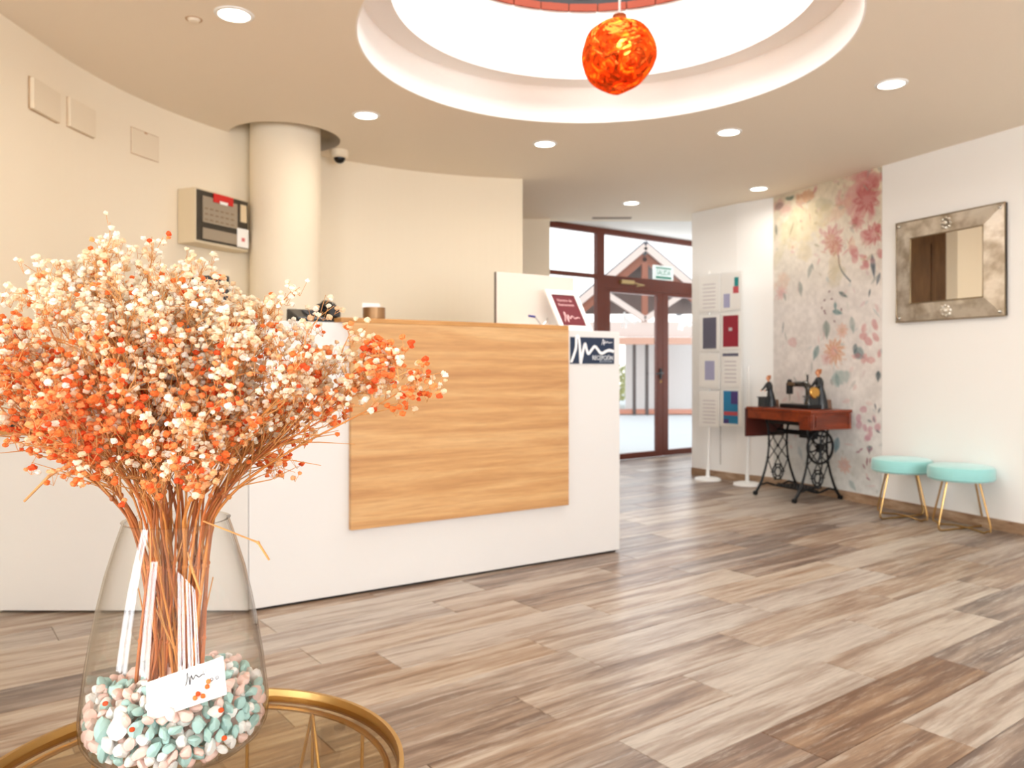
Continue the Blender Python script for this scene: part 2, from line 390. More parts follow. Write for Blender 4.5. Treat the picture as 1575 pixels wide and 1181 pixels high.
wn = MB()
for d in (-.53, 0, .53): wn.box((-2.37, -.75+d, 1.46), (.08, .05, 1.9))
for z in (.52, 2.38): wn.box((-2.37, -.75, z), (.08, 1.1, .05))
wo = struct(wn, 'window_5', M_frame, smooth=False)
MB().box((-2.37, -.75, 1.45), (.006, 1.06, 1.85)).build('pane', M_glass, wo, smooth=False)
# ---------------------------------------------------------------- ceiling with holes (bmesh fill)
import bmesh
def holed(name, outer, holes, z0, z1, m):
    bm = bmesh.new(); edges = []
    for loop in [outer]+holes:
        vs = [bm.verts.new((x, y, z0)) for x, y in loop]
        edges += [bm.edges.new((vs[i], vs[(i+1) % len(vs)])) for i in range(len(vs))]
    bmesh.ops.triangle_fill(bm, use_beauty=True, use_dissolve=False, edges=edges)
    bad = []
    for f in bm.faces:
        c = f.calc_center_median()
        for h in holes:
            inside = False; j = len(h)-1
            for i in range(len(h)):
                if (h[i][1] > c.y) != (h[j][1] > c.y) and c.x < (h[j][0]-h[i][0])*(c.y-h[i][1])/(h[j][1]-h[i][1])+h[i][0]: inside = not inside
                j = i
            if inside: bad.append(f); break
    bmesh.ops.delete(bm, geom=bad, context='FACES')
    r = bmesh.ops.extrude_face_region(bm, geom=bm.faces[:])
    bmesh.ops.translate(bm, verts=[v for v in r['geom'] if isinstance(v, bmesh.types.BMVert)], vec=(0, 0, z1-z0))
    bmesh.ops.recalc_face_normals(bm, faces=bm.faces[:])
    me = bpy.data.meshes.new(name); bm.to_mesh(me); bm.free(); me.materials.append(m)
    o = bpy.data.objects.new(name, me); C.objects.link(o); o['kind'] = 'structure'; return o
COL = Vector((-1.575, 5.52)); HOLE = .372
def circ(c, r, n): return [(c.x+r*math.cos(2*PI*i/n), c.y+r*math.sin(2*PI*i/n)) for i in range(n)]
holed('ceiling', [(-3.3, -3.2), (6.0, -3.2), (6.0, 8.65), (-3.3, 8.65)], [circ(OC, 1.209, 160), circ(COL, HOLE, 72)], 2.7, 2.79, M_ceil)
b = MB().prism([(-.2, 8.655), (3.0, 8.655), (3.0, 10.82), (.36, 8.83), (-.2, 8.4+.3)], 2.742, 2.80); struct(b, 'ceiling_entrance', M_daylit_ceil, smooth=False)  # daylight near the doors is put into this whiter ceiling colour
b = MB().lathe([(HOLE, 2.7), (HOLE, 3.02), (.0, 3.02)], 72, (COL.x, COL.y, 0)); struct(b, 'trim_1', M_ceil)
# oculus: drum, soffit, inner drum
b = MB().lathe([(1.212, 2.6999), (1.203, 2.6999), (1.203, 2.93), (1.05, 2.93), (1.05, 3.355), (1.3, 3.355), (1.3, 2.79)], 160, (OC.x, OC.y, 0))
struct(b, 'wall_oculus', M_ocu, ang=30)
# brick ring under the lantern
ring = thing('brick_ring', None, None, (OC.x, OC.y, 3.355), kind='structure')
nb = 36; g = MB().lathe([(1.052, 3.3555), (1.052, 3.398), (1.25, 3.398)], 144, (OC.x, OC.y, 0)); struct(g, 'trim_2', mat('mortar', (120, 70, 50), .9), parent=ring)
M_brick = mat('terracotta_brick', (150, 62, 36), .8, bump=.3, bscale=50, var=.15, vscale=6)
bb = MB(); da = 2*PI/nb; q = []
for z in (0, .045):
    for a, r in ((-da/2+.004, 1.038), (da/2-.004, 1.038), (da/2-.004, 1.16), (-da/2+.004, 1.16)): q.append((r*math.cos(a), r*math.sin(a), z))
bb.hexa(q); br = bb.build('brick', M_brick, ring, smooth=False, world=False)
for i in range(1, nb):
    o = br.copy(); C.objects.link(o); o.rotation_euler = (0, 0, da*i)
# lantern with dark timber posts, small panes and an unseen glazed top added to let light in
lan = thing('skylight_lantern', None, None, (OC.x, OC.y, 3.40), kind='structure')
M_lan = mat('dark_lantern_timber', (24, 14, 10), .6, bump=.2)
MB().lathe([(1.12, 3.40), (1.12, 3.50), (1.18, 3.50), (1.18, 3.40)], 96, (OC.x, OC.y, 0), closed=True).build('sill_ring', M_lan, lan)
MB().lathe([(1.12, 3.86), (1.12, 4.35), (1.18, 4.35), (1.18, 3.86)], 96, (OC.x, OC.y, 0), closed=True).build('head_ring', M_lan, lan)
pb = MB().box((1.15, 0, .28), (.09, .15, .40)).build('post', M_lan, lan, smooth=False, world=False)
gb = MB().box((1.15, .14, .28), (.006, .22, .36)).build('pane', M_glass, lan, smooth=False, world=False)
for i in range(1, 24):
    for s_ in (pb, gb): o = s_.copy(); C.objects.link(o); o.rotation_euler = (0, 0, 2*PI*i/24)
MB().lathe([(0.001, 4.55), (1.2, 4.36)], 48, (OC.x, OC.y, 0)).build('added_glass_roof', M_glass, lan)
# column
struct(MB().lathe([(.2375, 0), (.2375, 3.015)], 64, (COL.x, COL.y, 0)), 'column', M_wall)

# ---------------------------------------------------------------- recessed ceiling lights
cl = thing('recessed_ceiling_light', 'round lit recessed light at the upper left of the ceiling, nearest the camera', 'ceiling light', (0, 0, 2.7), group='recessed ceiling lights')
MB().lathe([(.067, -.001), (.07, -.007), (.084, -.005), (.088, 0)], 36).build('trim_ring', M_white, cl, world=False)
MB().lathe([(0.0005, -.0035), (.068, -.0035)], 36).build('diffuser', M_lamp, cl, world=False)
CL = [(-1.257, 3.588, None), (-.923, 5.018, 'round lit recessed light between the column and the oculus'),
      (.234, 5.658, 'round lit recessed light above the reception counter, beyond the oculus'),
      (1.47, 5.377, 'round lit recessed light beyond the right half of the oculus'), (2.136, 4.467, 'round lit recessed light farthest right, above the wall mirror side'),
      (1.156, 7.685, 'small round lit recessed light nearest the entrance door'), (2.2, 7.07, 'small round lit recessed light just above the floral wallpaper'),
      (1.75, 2.83, 'x'), (.5, 2.23, 'x'), (-.75, 2.7, 'x')]
for i, (x, y, lb) in enumerate(CL):
    if lb == 'x':
        pass
    else:
        o = cl if i == 0 else copy_tree(cl)
        o.location = (x, y, 2.7)
        if lb: o['label'] = lb
    area('downlight', (x, y, 2.69), (0, 0, 0), .13, (3.3 if x < 1.1 else 6.2) if y < 6.5 else 4.4, WARM if x < .8 else (1, .95, .87), shape='DISK', spread=math.radians(165))

# ---------------------------------------------------------------- pendant lamp
PC = Vector((.539, 3.975, 2.661))
pend = thing('pendant_lamp', 'amber orange molten glass globe pendant lamp hanging in the round skylight opening', 'pendant lamp', PC)
m = bpy.data.materials.new('amber_molten_glass'); m.use_nodes = True; t = m.node_tree; t.nodes.clear(); N = t.nodes.new; Lk = t.links.new
out = N('ShaderNodeOutputMaterial'); tc = N('ShaderNodeTexCoord'); no = N('ShaderNodeTexNoise'); no.inputs['Scale'].default_value = 7; no.inputs['Detail'].default_value = 3; no.inputs['Distortion'].default_value = 1.6
Lk(tc.outputs['Object'], no.inputs['Vector'])
bp = N('ShaderNodeBump'); bp.inputs['Strength'].default_value = .9; bp.inputs['Distance'].default_value = .05; Lk(no.outputs['Fac'], bp.inputs['Height'])
gl = N('ShaderNodeBsdfGlossy'); gl.inputs['Color'].default_value = lin4((250, 120, 48)); gl.inputs['Roughness'].default_value = .06; Lk(bp.outputs[0], gl.inputs['Normal'])
tr = N('ShaderNodeBsdfTransparent'); tr.inputs[0].default_value = lin4((255, 132, 66))
rf = N('ShaderNodeBsdfTranslucent'); n4 = N('ShaderNodeTexNoise'); n4.inputs['Scale'].default_value = 11; n4.inputs['Distortion'].default_value = 2; n4.inputs['Detail'].default_value = 3; Lk(tc.outputs['Object'], n4.inputs['Vector'])
r4 = N('ShaderNodeValToRGB'); e4 = r4.color_ramp.elements; e4[0].position = .42; e4[0].color = lin4((96, 12, 4)); e4[1].position = .70; e4[1].color = lin4((255, 176, 50)); x4 = e4.new(.56); x4.color = lin4((220, 56, 10)); Lk(n4.outputs['Fac'], r4.inputs[0]); Lk(r4.outputs[0], rf.inputs[0])
n2 = N('ShaderNodeTexNoise'); n2.inputs['Scale'].default_value = 9; n2.inputs['Distortion'].default_value = 2.5; Lk(tc.outputs['Object'], n2.inputs['Vector'])
rp = N('ShaderNodeValToRGB'); rp.color_ramp.elements[0].position = .45; rp.color_ramp.elements[1].position = .62; Lk(n2.outputs['Fac'], rp.inputs[0])
m1 = N('ShaderNodeMixShader'); Lk(rp.outputs[0], m1.inputs[0]); Lk(rf.outputs[0], m1.inputs[1]); Lk(tr.outputs[0], m1.inputs[2])
m2 = N('ShaderNodeMixShader'); m2.inputs[0].default_value = .32; Lk(m1.outputs[0], m2.inputs[1]); Lk(gl.outputs[0], m2.inputs[2]); Lk(m2.outputs[0], out.inputs[0])
b = MB(); n_, m_ = 72, 48
def lump(d):
    return 1+.55*(.035*math.sin(3*d.x+1.3)*math.cos(2.6*d.z+.4)+.03*math.sin(5*d.y+2*d.z)+.018*math.sin(9*d.x-4*d.y+3*d.z)+.012*math.sin(13*d.z+7*d.y))
vs = []; fs = []
for i in range(m_+1):
    th = .12+(PI-.12)*i/m_
    for k in range(n_):
        ph = 2*PI*k/n_; d = Vector((math.sin(th)*math.cos(ph), math.sin(th)*math.sin(ph), math.cos(th)))
        sq = 1-.10*max(0, d.x)*max(0, -d.z)*2
        vs.append(PC+Vector((d.x*.19, d.y*.19, d.z*.182))*lump(d)*sq)
for i in range(m_):
    for k in range(n_): fs.append((i*n_+k, (i+1)*n_+k, (i+1)*n_+(k+1) % n_, i*n_+(k+1) % n_))
b.add(vs, fs); b.build('glass_globe', m, pend)
MB().tube([(PC.x, PC.y, PC.z+.17), (PC.x, PC.y, 4.35)], .006, 8).build('cord', mat('pale_cord', (236, 214, 206), .5), pend)
MB().lathe([(.012, .215), (.035, .205), (.04, .165), (.02, .12), (.0, .12)], 24, PC).build('lamp_holder', mat('copper_cap', (180, 90, 50), .25, metal=1), pend)
MB().ball(PC+Vector((.02, -.02, .04)), .038, 16, 12).build('bulb', mat('lit_bulb', (255, 240, 210), .5, emit=(255, 225, 170), es=40), pend)
l = bpy.data.lights.new('bulb_light', 'POINT'); l.energy = 3.5; l.color = (1, .7, .4); l.shadow_soft_size = .04
o = bpy.data.objects.new('bulb_light', l); C.objects.link(o); o.location = PC+Vector((.02, -.02, .04))

# ---------------------------------------------------------------- reception counter
P0 = Vector((-1.184, 3.57)); P1 = Vector((.646, 4.76)); CU = (P1-P0).normalized(); CN = Vector((-CU.y, CU.x)); CA = math.atan2(CU.y, CU.x); CR = rotz(CA)
CLn = (P1-P0).length; CH = 1.318
def cs(px, t=0):  # distance along the counter front (offset t behind it) for an image column
    k = (px-787.5)/F; p = P0+CN*t
    # (p.x + CU.x s) = k (p.y + CU.y s)
    return (k*p.y-p.x)/(CU.x-k*CU.y)
def cp(s, t, z): p = P0+CU*s+CN*t; return Vector((p.x, p.y, z))
ctr = thing('reception_counter', 'tall white reception counter with a large oak panel on its front', 'counter', cp(CLn/2, .2, 0))
def cbox(b, s0, s1, t0, t1, z0, z1):
    return b.box(cp((s0+s1)/2, (t0+t1)/2, (z0+z1)/2), (s1-s0, t1-t0, z1-z0), CR)
cbox(MB(), 0, CLn, 0, .03, .012, CH-.0).build('front_panel', M_lam, ctr, smooth=False, bev=.002)
cbox(MB(), CLn-.03, CLn, .031, .45, .012, CH).build('side_panel', M_lam, ctr, smooth=False, bev=.002)
cbox(MB(), 0, .03, .031, .45, .012, CH).build('side_panel', M_lam, ctr, smooth=False, bev=.002)
cbox(MB(), .031, CLn-.031, .031, .45, CH-.03, CH).build('top', M_lam, ctr, smooth=False)
cbox(MB(), .04, CLn-.02, .015, .42, 0.0, .012).build('plinth', M_dark, ctr, smooth=False)
cbox(MB(), .031, CLn-.031, .2, .45, .72, .75).build('inner_shelf', M_lam, ctr, smooth=False)
s0, s1 = cs(540, -.03), cs(875, -.03)
pz0 = HC-(816-HY)/F*(cp(s0, -.03, 0).y)
cbox(MB(), s0, s1, -.03, -.0005, pz0, CH).build('oak_panel', M_oak, ctr, smooth=False, bev=.0015, label='large oak panel with horizontal grain')
cbox(MB(), s0-.05, s1, -.03, .45, CH+.0005, CH+.024).build('oak_cap', M_oakcap, ctr, smooth=False, bev=.002, label='thin oak top board above the panel')
# name plaque
s0p, s1p = cs(877, 0), cs(944, 0); zc = cp((s0p+s1p)/2, 0, 0).y
pzt, pzb = HC-(519-HY)/F*zc, HC-(559.5-HY)/F*zc
plq = thing('reception_plaque', 'navy blue RECEPCIÓN plaque with white wave logo on the counter front', 'sign', cp(s0p, -.003, pzb))
cbox(MB(), s0p, s1p, -.004, -.0005, pzb, pzt).build('plate', mat('navy_plate', (10, 36, 66), .35), plq, smooth=False)
PM = frame_mat(cp(s0p, -.0042, pzb), (CU.x, CU.y, 0)); PMw = s1p-s0p; PMh = pzt-pzb
M_wp = mat('white_print', (240, 242, 245), .5)
logo('wave_mark', PM @ Matrix.Translation((.003, 0, 0)), PMw-.006, PMh*.98, .0085, M_wp, plq)
logo('small_wave_mark', PM @ Matrix.Translation((PMw*.70, PMh*.72, 0)), PMw*.25, PMh*.2, .0018, M_wp, plq)
text('lettering', 'RECEPCIÓN', .036, M_wp, PM @ Matrix.Translation((PMw*.73, PMh*.155, 0)), plq, sx=.82)
text('lettering', 'RECEPTION', .018, mat('grey_print', (170, 180, 192), .5), PM @ Matrix.Translation((PMw*.80, PMh*.05, 0)), plq)

# low desk on the left
dsk = thing('reception_desk', 'low white reception desk with brown wooden top at far left', 'desk', (-1.9, 3.9, 0))
DX0 = -2.307
MB().prism([(DX0, 3.56), (-1.185, 3.56), (-1.1862, 3.569), (-1.2025, 3.59), (DX0, 3.59)], .012, .798).build('front_panel', M_lam, dsk, smooth=False, bev=.002)
MB().prism([(DX0, 3.55), (-1.195, 3.55), (-1.206, 3.572), (-1.65, 4.25), (-2.293, 4.25), (DX0, 3.975)], .799, .825).build('desk_top', M_oakcap, dsk, smooth=False, bev=.002, label='brown wooden desk top')
MB().box(((DX0-1.19)/2, 3.62, .006), (-1.2-DX0, .03, .012)).build('plinth', M_dark, dsk, smooth=False)
MB().box((-1.75, 3.90, .4), (.03, .6, .786)).build('side_panel', M_lam, dsk, smooth=False)
# desk clutter
DT = .825
lp = thing('laptop', 'grey laptop lying half open on the low desk', 'laptop', (-2.12, 3.85, DT))
R1 = rotz(.15)
MB().box((-2.10, 3.86, DT+.009), (.34, .24, .018), R1).build('keyboard_base', mat('laptop_grey', (120, 112, 104), .4, metal=.3), lp, smooth=False, bev=.003)
MB().box((-2.12, 3.99, DT+.055), (.34, .02, .085), R1).build('lid', mat('laptop_lid', (96, 90, 86), .4, metal=.3), lp, smooth=False, bev=.003)
ps = thing('paper_stack', 'small stack of white papers on the low desk edge', 'papers', (-2.1, 3.66, DT))
for i in range(4): MB().box((-2.1, 3.66, DT+.002+i*.005), (.21, .12, .0045), rotz(.03*i-.05)).build('sheet', M_paper, ps, smooth=False)
hb = thing('hole_punch', 'dark navy hole punch at the left end of the low desk', 'hole punch', (-2.235, 3.64, DT))
MB().box((-2.235, 3.64, DT+.01), (.07, .11, .02)).build('base', M_black, hb, smooth=False, bev=.003)
MB().box((-2.235, 3.645, DT+.05), (.055, .09, .03), Matrix.Rotation(.25, 3, 'X')).build('lever', mat('navy_plastic', (26, 36, 60), .4), hb, smooth=False, bev=.006)
MB().box((-2.235, 3.66, DT+.03), (.05, .03, .03)).build('bracket', M_black, hb, smooth=False)
st = thing('stapler', 'black stapler on the low desk behind the flowers', 'stapler', (-1.98, 3.60, DT))
MB().box((-1.98, 3.605, DT+.006), (.14, .035, .012)).build('base', M_black, st, smooth=False, bev=.004)
MB().box((-1.98, 3.605, DT+.028), (.13, .03, .02), Matrix.Rotation(-.12, 3, 'Y')).build('arm', M_black, st, smooth=False, bev=.006)
MB().box((-1.925, 3.605, DT+.018), (.02, .028, .03)).build('hinge', M_chrome, st, smooth=False)
# monitor behind the flowers
mo = thing('computer_monitor', 'black computer monitor seen from behind beyond the flowers', 'monitor', pt(322, 600, 4.15).xy.to_3d()+Vector((0, 0, DT)))
c = pt(325, 468, 4.15); MRr = rotz(.25)
MB().box((c.x-.03, c.y, c.z), (.235, .028, .30), MRr).build('screen', M_black, mo, smooth=False, bev=.006)
MB().box((c.x-.02, c.y-.03, c.z-.01), (.10, .04, .12), MRr).build('rear_housing', mat('dark_grey_plastic', (40, 40, 42), .3), mo, smooth=False, bev=.01)
MB().tube([(c.x-.02, c.y-.03, c.z-.02), (c.x-.02, c.y+.01, DT+.014)], .017, 12).build('stand_pole', M_black, mo)
MB().lathe([(.0, .014), (.1, .012), (.11, 0)], 32, (c.x-.02, c.y+.01, DT)).build('stand_foot', M_black, mo)
mo.location = (c.x-.02, c.y+.01, DT)
for ch in mo.children: ch.matrix_parent_inverse = Matrix.Translation(-mo.location)
# telephone
sa = cs(492, .12)
tp = thing('desk_telephone', 'black desk telephone on the white counter top left of the oak cap', 'telephone', cp(sa, .14, CH))
q = MB(); R_ = CR
for s_, t_, h0, h1 in ((sa-.11, .06, .0, .03),): pass
q.hexa([cp(sa-.13, .06, CH), cp(sa+.08, .06, CH), cp(sa+.08, .24, CH), cp(sa-.13, .24, CH), cp(sa-.13, .07, CH+.025), cp(sa+.08, .07, CH+.025), cp(sa+.08, .23, CH+.075), cp(sa-.13, .23, CH+.075)])
q.build('base', M_black, tp, smooth=False, bev=.006)
hs = MB().tube([cp(sa+.055, .08, CH+.055), cp(sa+.055, .10, CH+.085), cp(sa+.055, .20, CH+.105), cp(sa+.055, .23, CH+.085)], [.026, .019, .019, .026], 12)
hs.box(cp(sa+.055, .08, CH+.05), (.055, .05, .04), CR); hs.box(cp(sa+.055, .225, CH+.085), (.055, .05, .04), CR); hs.build('handset', M_black, tp, bev=.004)
kb = MB()
for i in range(4):
    for j in range(3): kb.box(cp(sa-.06+j*.025, .10+i*.026, CH+.035+i*.0078+.004), (.017, .015, .006), CR)
kb.build('keypad', mat('key_grey', (70, 70, 74), .5), tp, smooth=False)
# card holder
ca = cs(575.5, .1); cc = cp(ca, .1, CH+.0245)
ch_ = thing('card_holder', 'round bronze card holder on the left end of the oak cap', 'holder', cc)
MB().lathe([(.0, .001), (.052, .001), (.056, .006), (.056, .062), (.050, .062), (.050, .006), (0, .006)], 32, cc).build('cup', mat('bronze_cup', (150, 116, 80), .4, metal=.6, bump=.3, bscale=90), ch_)
for i in range(4):
    tag(MB().box(cc+Vector((-.022+.004*i, .006*i, .058)), (.075, .0012, .055), rotz(.3+.05*i)).build('white_card', M_paper, smooth=False), 'small white card standing in the bronze holder on the counter', 'card', 'cards in the bronze holder')
# white board + pen + framed notice
wa0, wa1 = cs(763, .32), cs(882, .32)
z0_ = CH+.0245; zt = HC-(418-HY)/F*cp(wa0, .32, 0).y
wb = thing('display_screen', 'blank white upright panel standing on the oak cap of the counter', 'panel', cp((wa0+wa1)/2, .32, z0_))
cbox(MB(), wa0, wa1, .315, .335, z0_+.01, zt).build('panel', mat('cream_board', (226, 216, 204), .5), wb, smooth=False, bev=.003)
cbox(MB(), wa0-.004, wa0-.0002, .315, .335, z0_+.01, zt).build('edge_strip', mat('grey_edge', (110, 100, 92), .4), wb, smooth=False, label='thin dark edge strip')
cbox(MB(), wa0+.1, wa1-.1, .28, .38, z0_, z0_+.0098).build('foot', M_white, wb, smooth=False)
pa = cs(832, .12); ph = thing('pen_stand', 'white desk pen stand with a blue capped pen, beside the maroon notice', 'pen stand', cp(pa, .12, z0_))
MB().lathe([(0, .008), (.024, .008), (.03, .0)], 24, cp(pa, .12, z0_)).build('base', M_white, ph)
MB().tube([cp(pa, .12, z0_+.007), cp(pa-.02, .12, z0_+.03), cp(pa-.045, .12, z0_+.055)], .0035, 8).build('pen_barrel', mat('clear_grey', (170, 170, 172), .3), ph)
MB().tube([cp(pa-.042, .12, z0_+.053), cp(pa-.085, .12, z0_+.057)], .0065, 10).build('pen_cap', mat('blue_cap', (36, 48, 140), .35), ph, label='blue pen cap')
MB().tube([cp(pa+.01, .12, z0_+.006), cp(pa+.03, .11, z0_+.03), cp(pa+.045, .12, z0_+.05), cp(pa+.055, .13, z0_+.02)], .0018, 6).build('cord', M_chrome, ph)
fs0 = cs(853, .16); fw_, fh_ = .235, .265; lean = math.radians(20)
ax = Vector((CU.x, CU.y, 0)); nn = Vector((CU.y, -CU.x, 0)); up = Vector((0, 0, 1))*math.cos(lean)-nn*math.sin(lean)
# the notice faces along the counter's front and leans back; shift to stand on the white top
lean_side = -ax*.22; up = (up+lean_side).normalized()
fo = cp(fs0+.02, .13, CH+.004) ; FM = frame_mat(fo, ax, up)
nf = thing('framed_notice', 'maroon notice in a white frame leaning at the right end of the counter', 'sign', fo)
def fbox(b, x0, x1, y0, y1, z0, z1):
    return b.hexa([FM @ Vector(p) for p in ((x0, y0, z0), (x1, y0, z0), (x1, y1, z0), (x0, y1, z0), (x0, y0, z1), (x1, y0, z1), (x1, y1, z1), (x0, y1, z1))])
q = MB(); fbox(q, 0, .03, 0, fh_, 0, .012); fbox(q, fw_-.03, fw_, 0, fh_, 0, .012); fbox(q, .03, fw_-.03, fh_-.03, fh_, 0, .012); fbox(q, .03, fw_-.03, 0, .03, 0, .012)
q.build('frame', M_white, nf, smooth=False)
fbox(MB(), .028, fw_-.028, .028, fh_-.028, .002, .006).build('sheet', mat('maroon_print', (108, 26, 38), .5), nf, smooth=False, label='maroon sheet with pale lettering')
M_pp = mat('pale_pink_print', (236, 190, 188), .6)
text('lettering', 'Horario de', .024, M_pp, FM @ Matrix.Translation((fw_*.5, fh_*.72, .0066)), nf)
text('lettering', 'Restaurante', .024, M_pp, FM @ Matrix.Translation((fw_*.5, fh_*.61, .0066)), nf)
logo('wave_mark', FM @ Matrix.Translation((.06, .055, .0062)), .12, .06, .003, M_pp, nf)
fbox(MB(), fw_*.45, fw_*.55, .01, .16, -.012, -.0002).build('easel_leg', M_white, nf, smooth=False)

# ---------------------------------------------------------------- things on the left wall
def arc_angle(px):  # angle on the rotunda wall hit by an image column
    k = (px-787.5)/F; lo, hi = math.radians(98), math.radians(205)
    f = lambda a: (OC.x+RW*math.cos(a))-k*(OC.y+RW*math.sin(a))
    for _ in range(60):
        m_ = (lo+hi)/2
        if f(lo)*f(m_) <= 0: hi = m_
        else: lo = m_
    return (lo+hi)/2
M_plate = paint('cream_plate', (240, 226, 202))
for px0, px1, yc, hh, nm, lb, ct in ((46, 88, 155, .15, 'wall_cover_plate', 'square cream cover plate high on the left wall, leftmost of three', 'cover plate'),
                             (103, 143, 182, .15, 'wall_cover_plate', 'square cream cover plate high on the left wall, middle of three', 'cover plate'),
                             (202, 243, 223, .15, 'wall_cover_plate', 'flush square access cover plate high on the left wall, nearest the column', 'cover plate')):
    aa, ab = arc_angle(px0), arc_angle(px1); am = (aa+ab)/2; wd = abs(aa-ab)*RW
    c = Vector((OC.x+(RW)*math.cos(am), OC.y+(RW)*math.sin(am), 0)); zc = HC-(yc-HY)/F*c.y; inn = Vector((-math.cos(am), -math.sin(am), 0)); RR = rotz(am+PI/2)
    p_ = thing(nm, lb, ct, (c.x, c.y, zc-hh/2), group='cover plates on the left wall')
    th = .02 if px0 < 200 else .006
    MB().box(c+inn*(th/2+.001)+Vector((0, 0, zc)), (wd, th, hh), RR).build('cover', M_plate, p_, smooth=False, bev=.003)
    MB().box(c+inn*(.0005)+Vector((0, 0, zc)), (wd*1.05, .004, hh*1.05), RR).build('back_frame', mat('tan_gap', (196, 166, 130), .7), p_, smooth=False)
    if px0 > 200: MB().box(c+inn*.009+Vector((0, 0, zc+hh/2-.005)), (.02, .004, .01), RR).build('latch', mat('latch_tan', (190, 150, 110), .5), p_, smooth=False)
# fire alarm panel
a_ = math.radians(156); tx = Vector((math.sin(a_), -math.cos(a_), 0)); inn = Vector((-math.cos(a_), -math.sin(a_), 0))  # tx: away from camera along the wall
fl0 = Vector((-1.975, 4.94, 1.885))
fp = thing('fire_alarm_panel', 'beige fire alarm control cabinet with dark front on the left wall beside the column', 'alarm panel', fl0)
FPM = frame_mat(fl0, tx)   # x along wall, y up, z out of the wall (towards room)
if FPM.col[2].xyz.dot(inn) < 0: FPM = FPM @ Matrix.Diagonal((1, 1, -1, 1))
def pbox(b, x0, x1, y0, y1, z0, z1):
    return b.hexa([FPM @ Vector(p) for p in ((x0, y0, z0), (x1, y0, z0), (x1, y1, z0), (x0, y1, z0), (x0, y0, z1), (x1, y0, z1), (x1, y1, z1), (x0, y1, z1))])
W_, H_ = .47, .345
pbox(MB(), 0, W_, 0, H_, -.145, 0).build('cabinet', mat('beige_metal', (222, 206, 176), .5), fp, smooth=False, bev=.004)
pbox(MB(), .012, W_-.012, .018, H_-.012, .0003, .006).build('front_plate', mat('dark_olive_plate', (58, 50, 38), .5), fp, smooth=False)
M_pg = mat('panel_grey', (160, 146, 126), .5)
pbox(MB(), .055, W_-.115, .135, H_-.045, .0063, .012).build('control_field', M_pg, fp, smooth=False)
pbox(MB(), .055, W_-.115, .03, .10, .0063, .012).build('lower_field', M_pg, fp, smooth=False)
pbox(MB(), .14, .31, H_-.07, H_-.014, .0123, .018).build('red_label', mat('red_label', (206, 28, 20), .5), fp, smooth=False, label='red label')
pbox(MB(), .19, .26, H_-.075, H_-.056, .0183, .020).build('label_window', M_paper, fp, smooth=False)
pbox(MB(), W_-.085, W_-.03, .19, H_-.04, .0063, .012).build('key_switch_plate', mat('pale_beige', (226, 206, 170), .5), fp, smooth=False)
pbox(MB(), W_-.12, W_-.014, .02, .145, .0123, .014).build('white_note', M_paper, fp, smooth=False, label='white paper note')
pbox(MB(), W_-.08, W_-.05, .06, .085, .0143, .0146).build('red_print', mat('faint_red_print', (220, 120, 120), .6), fp, smooth=False)
M_ind = mat('indicator_tan', (136, 110, 84), .5)
for i in range(6):
    for j in range(3): q = MB(); pbox(q, .07+i*.045, .095+i*.045, .15+j*.035, .158+j*.035, .0122, .014); q.build('indicator_strip', M_ind, fp, smooth=False)
# security camera dome
dc = Vector((-1.27, 5.84, 2.7)); sc_ = thing('dome_security_camera', 'small white dome security camera with black lens on the ceiling right of the column', 'security camera', dc)
MB().lathe([(0, 0), (.066, 0), (.07, -.012), (.062, -.045), (.05, -.055), (0, -.055)], 32, dc).build('housing', M_plate, sc_)
MB().ball(dc+Vector((0, 0, -.052)), .043, 20, 12).build('lens_dome', mat('black_dome', (10, 9, 10), .08), sc_)
se = Vector((-1.46, 3.64, 2.7)); s2 = thing('ceiling_sensor', 'tiny round cream sensor on the ceiling left of the nearest recessed light', 'sensor', se)
MB().lathe([(0, -.012), (.022, -.010), (.03, 0)], 24, se).build('cap', M_ceil, s2)
MB().lathe([(.03, -.001), (.034, -.003), (.038, 0)], 24, se).build('rim', mat('rim_tan', (196, 164, 130), .7), s2)
# ceiling vent
vc_ = pt(941, 335, 8.45); vt = thing('ceiling_air_vent', 'narrow white slot air vent in the ceiling before the entrance', 'air vent', (vc_.x, 8.45, 2.7))
MB().box((vc_.x, 8.45, 2.6985), (.42, .10, .003)).build('frame', mat('vent_grey', (176, 160, 146), .6), vt, smooth=False)
for i in range(3): MB().box((vc_.x, 8.42+i*.03, 2.695), (.40, .012, .004)).build('slat', mat('vent_slat', (150, 136, 122), .6) if i == 0 else bpy.data.materials['vent_slat'], vt, smooth=False)

# ---------------------------------------------------------------- entrance: glazed screen and double door
def dbox(b, s0, s1, z0, z1, t0=-.03, t1=.03):
    return b.box(dp((s0+s1)/2, (t0+t1)/2, (z0+z1)/2), (s1-s0, t1-t0, z1-z0), DR)
sm0, sm1 = ds(916), ds(927); sj = ds(926); sc0, scm, sc1 = ds(1008.5), ds(1017), ds(1025.5); sE = scm+(scm-sj)
scr = thing('door_1', None, None, dp(sj, 0, 0), kind='structure')
q = MB(); dbox(q, -.05, sE+.1, 2.675, 2.742); q.build('top_rail', M_frame, scr, smooth=False)
q = MB(); dbox(q, sm0, sm1, .0, 2.675); q.build('mullion', M_frame, scr, smooth=False)
q = MB(); dbox(q, -.05, sm0, 2.15, 2.195); q.build('transom', M_frame, scr, smooth=False)
q = MB(); dbox(q, sm1, sE+.1, 2.045, 2.195); q.build('door_head', M_frame, scr, smooth=False)
q = MB(); dbox(q, sE, sE+.1, 0, 2.675); q.build('jamb', M_frame, scr, smooth=False)
q = MB(); dbox(q, -.05, sm0, .0, .06); q.build('sill', M_frame, scr, smooth=False)
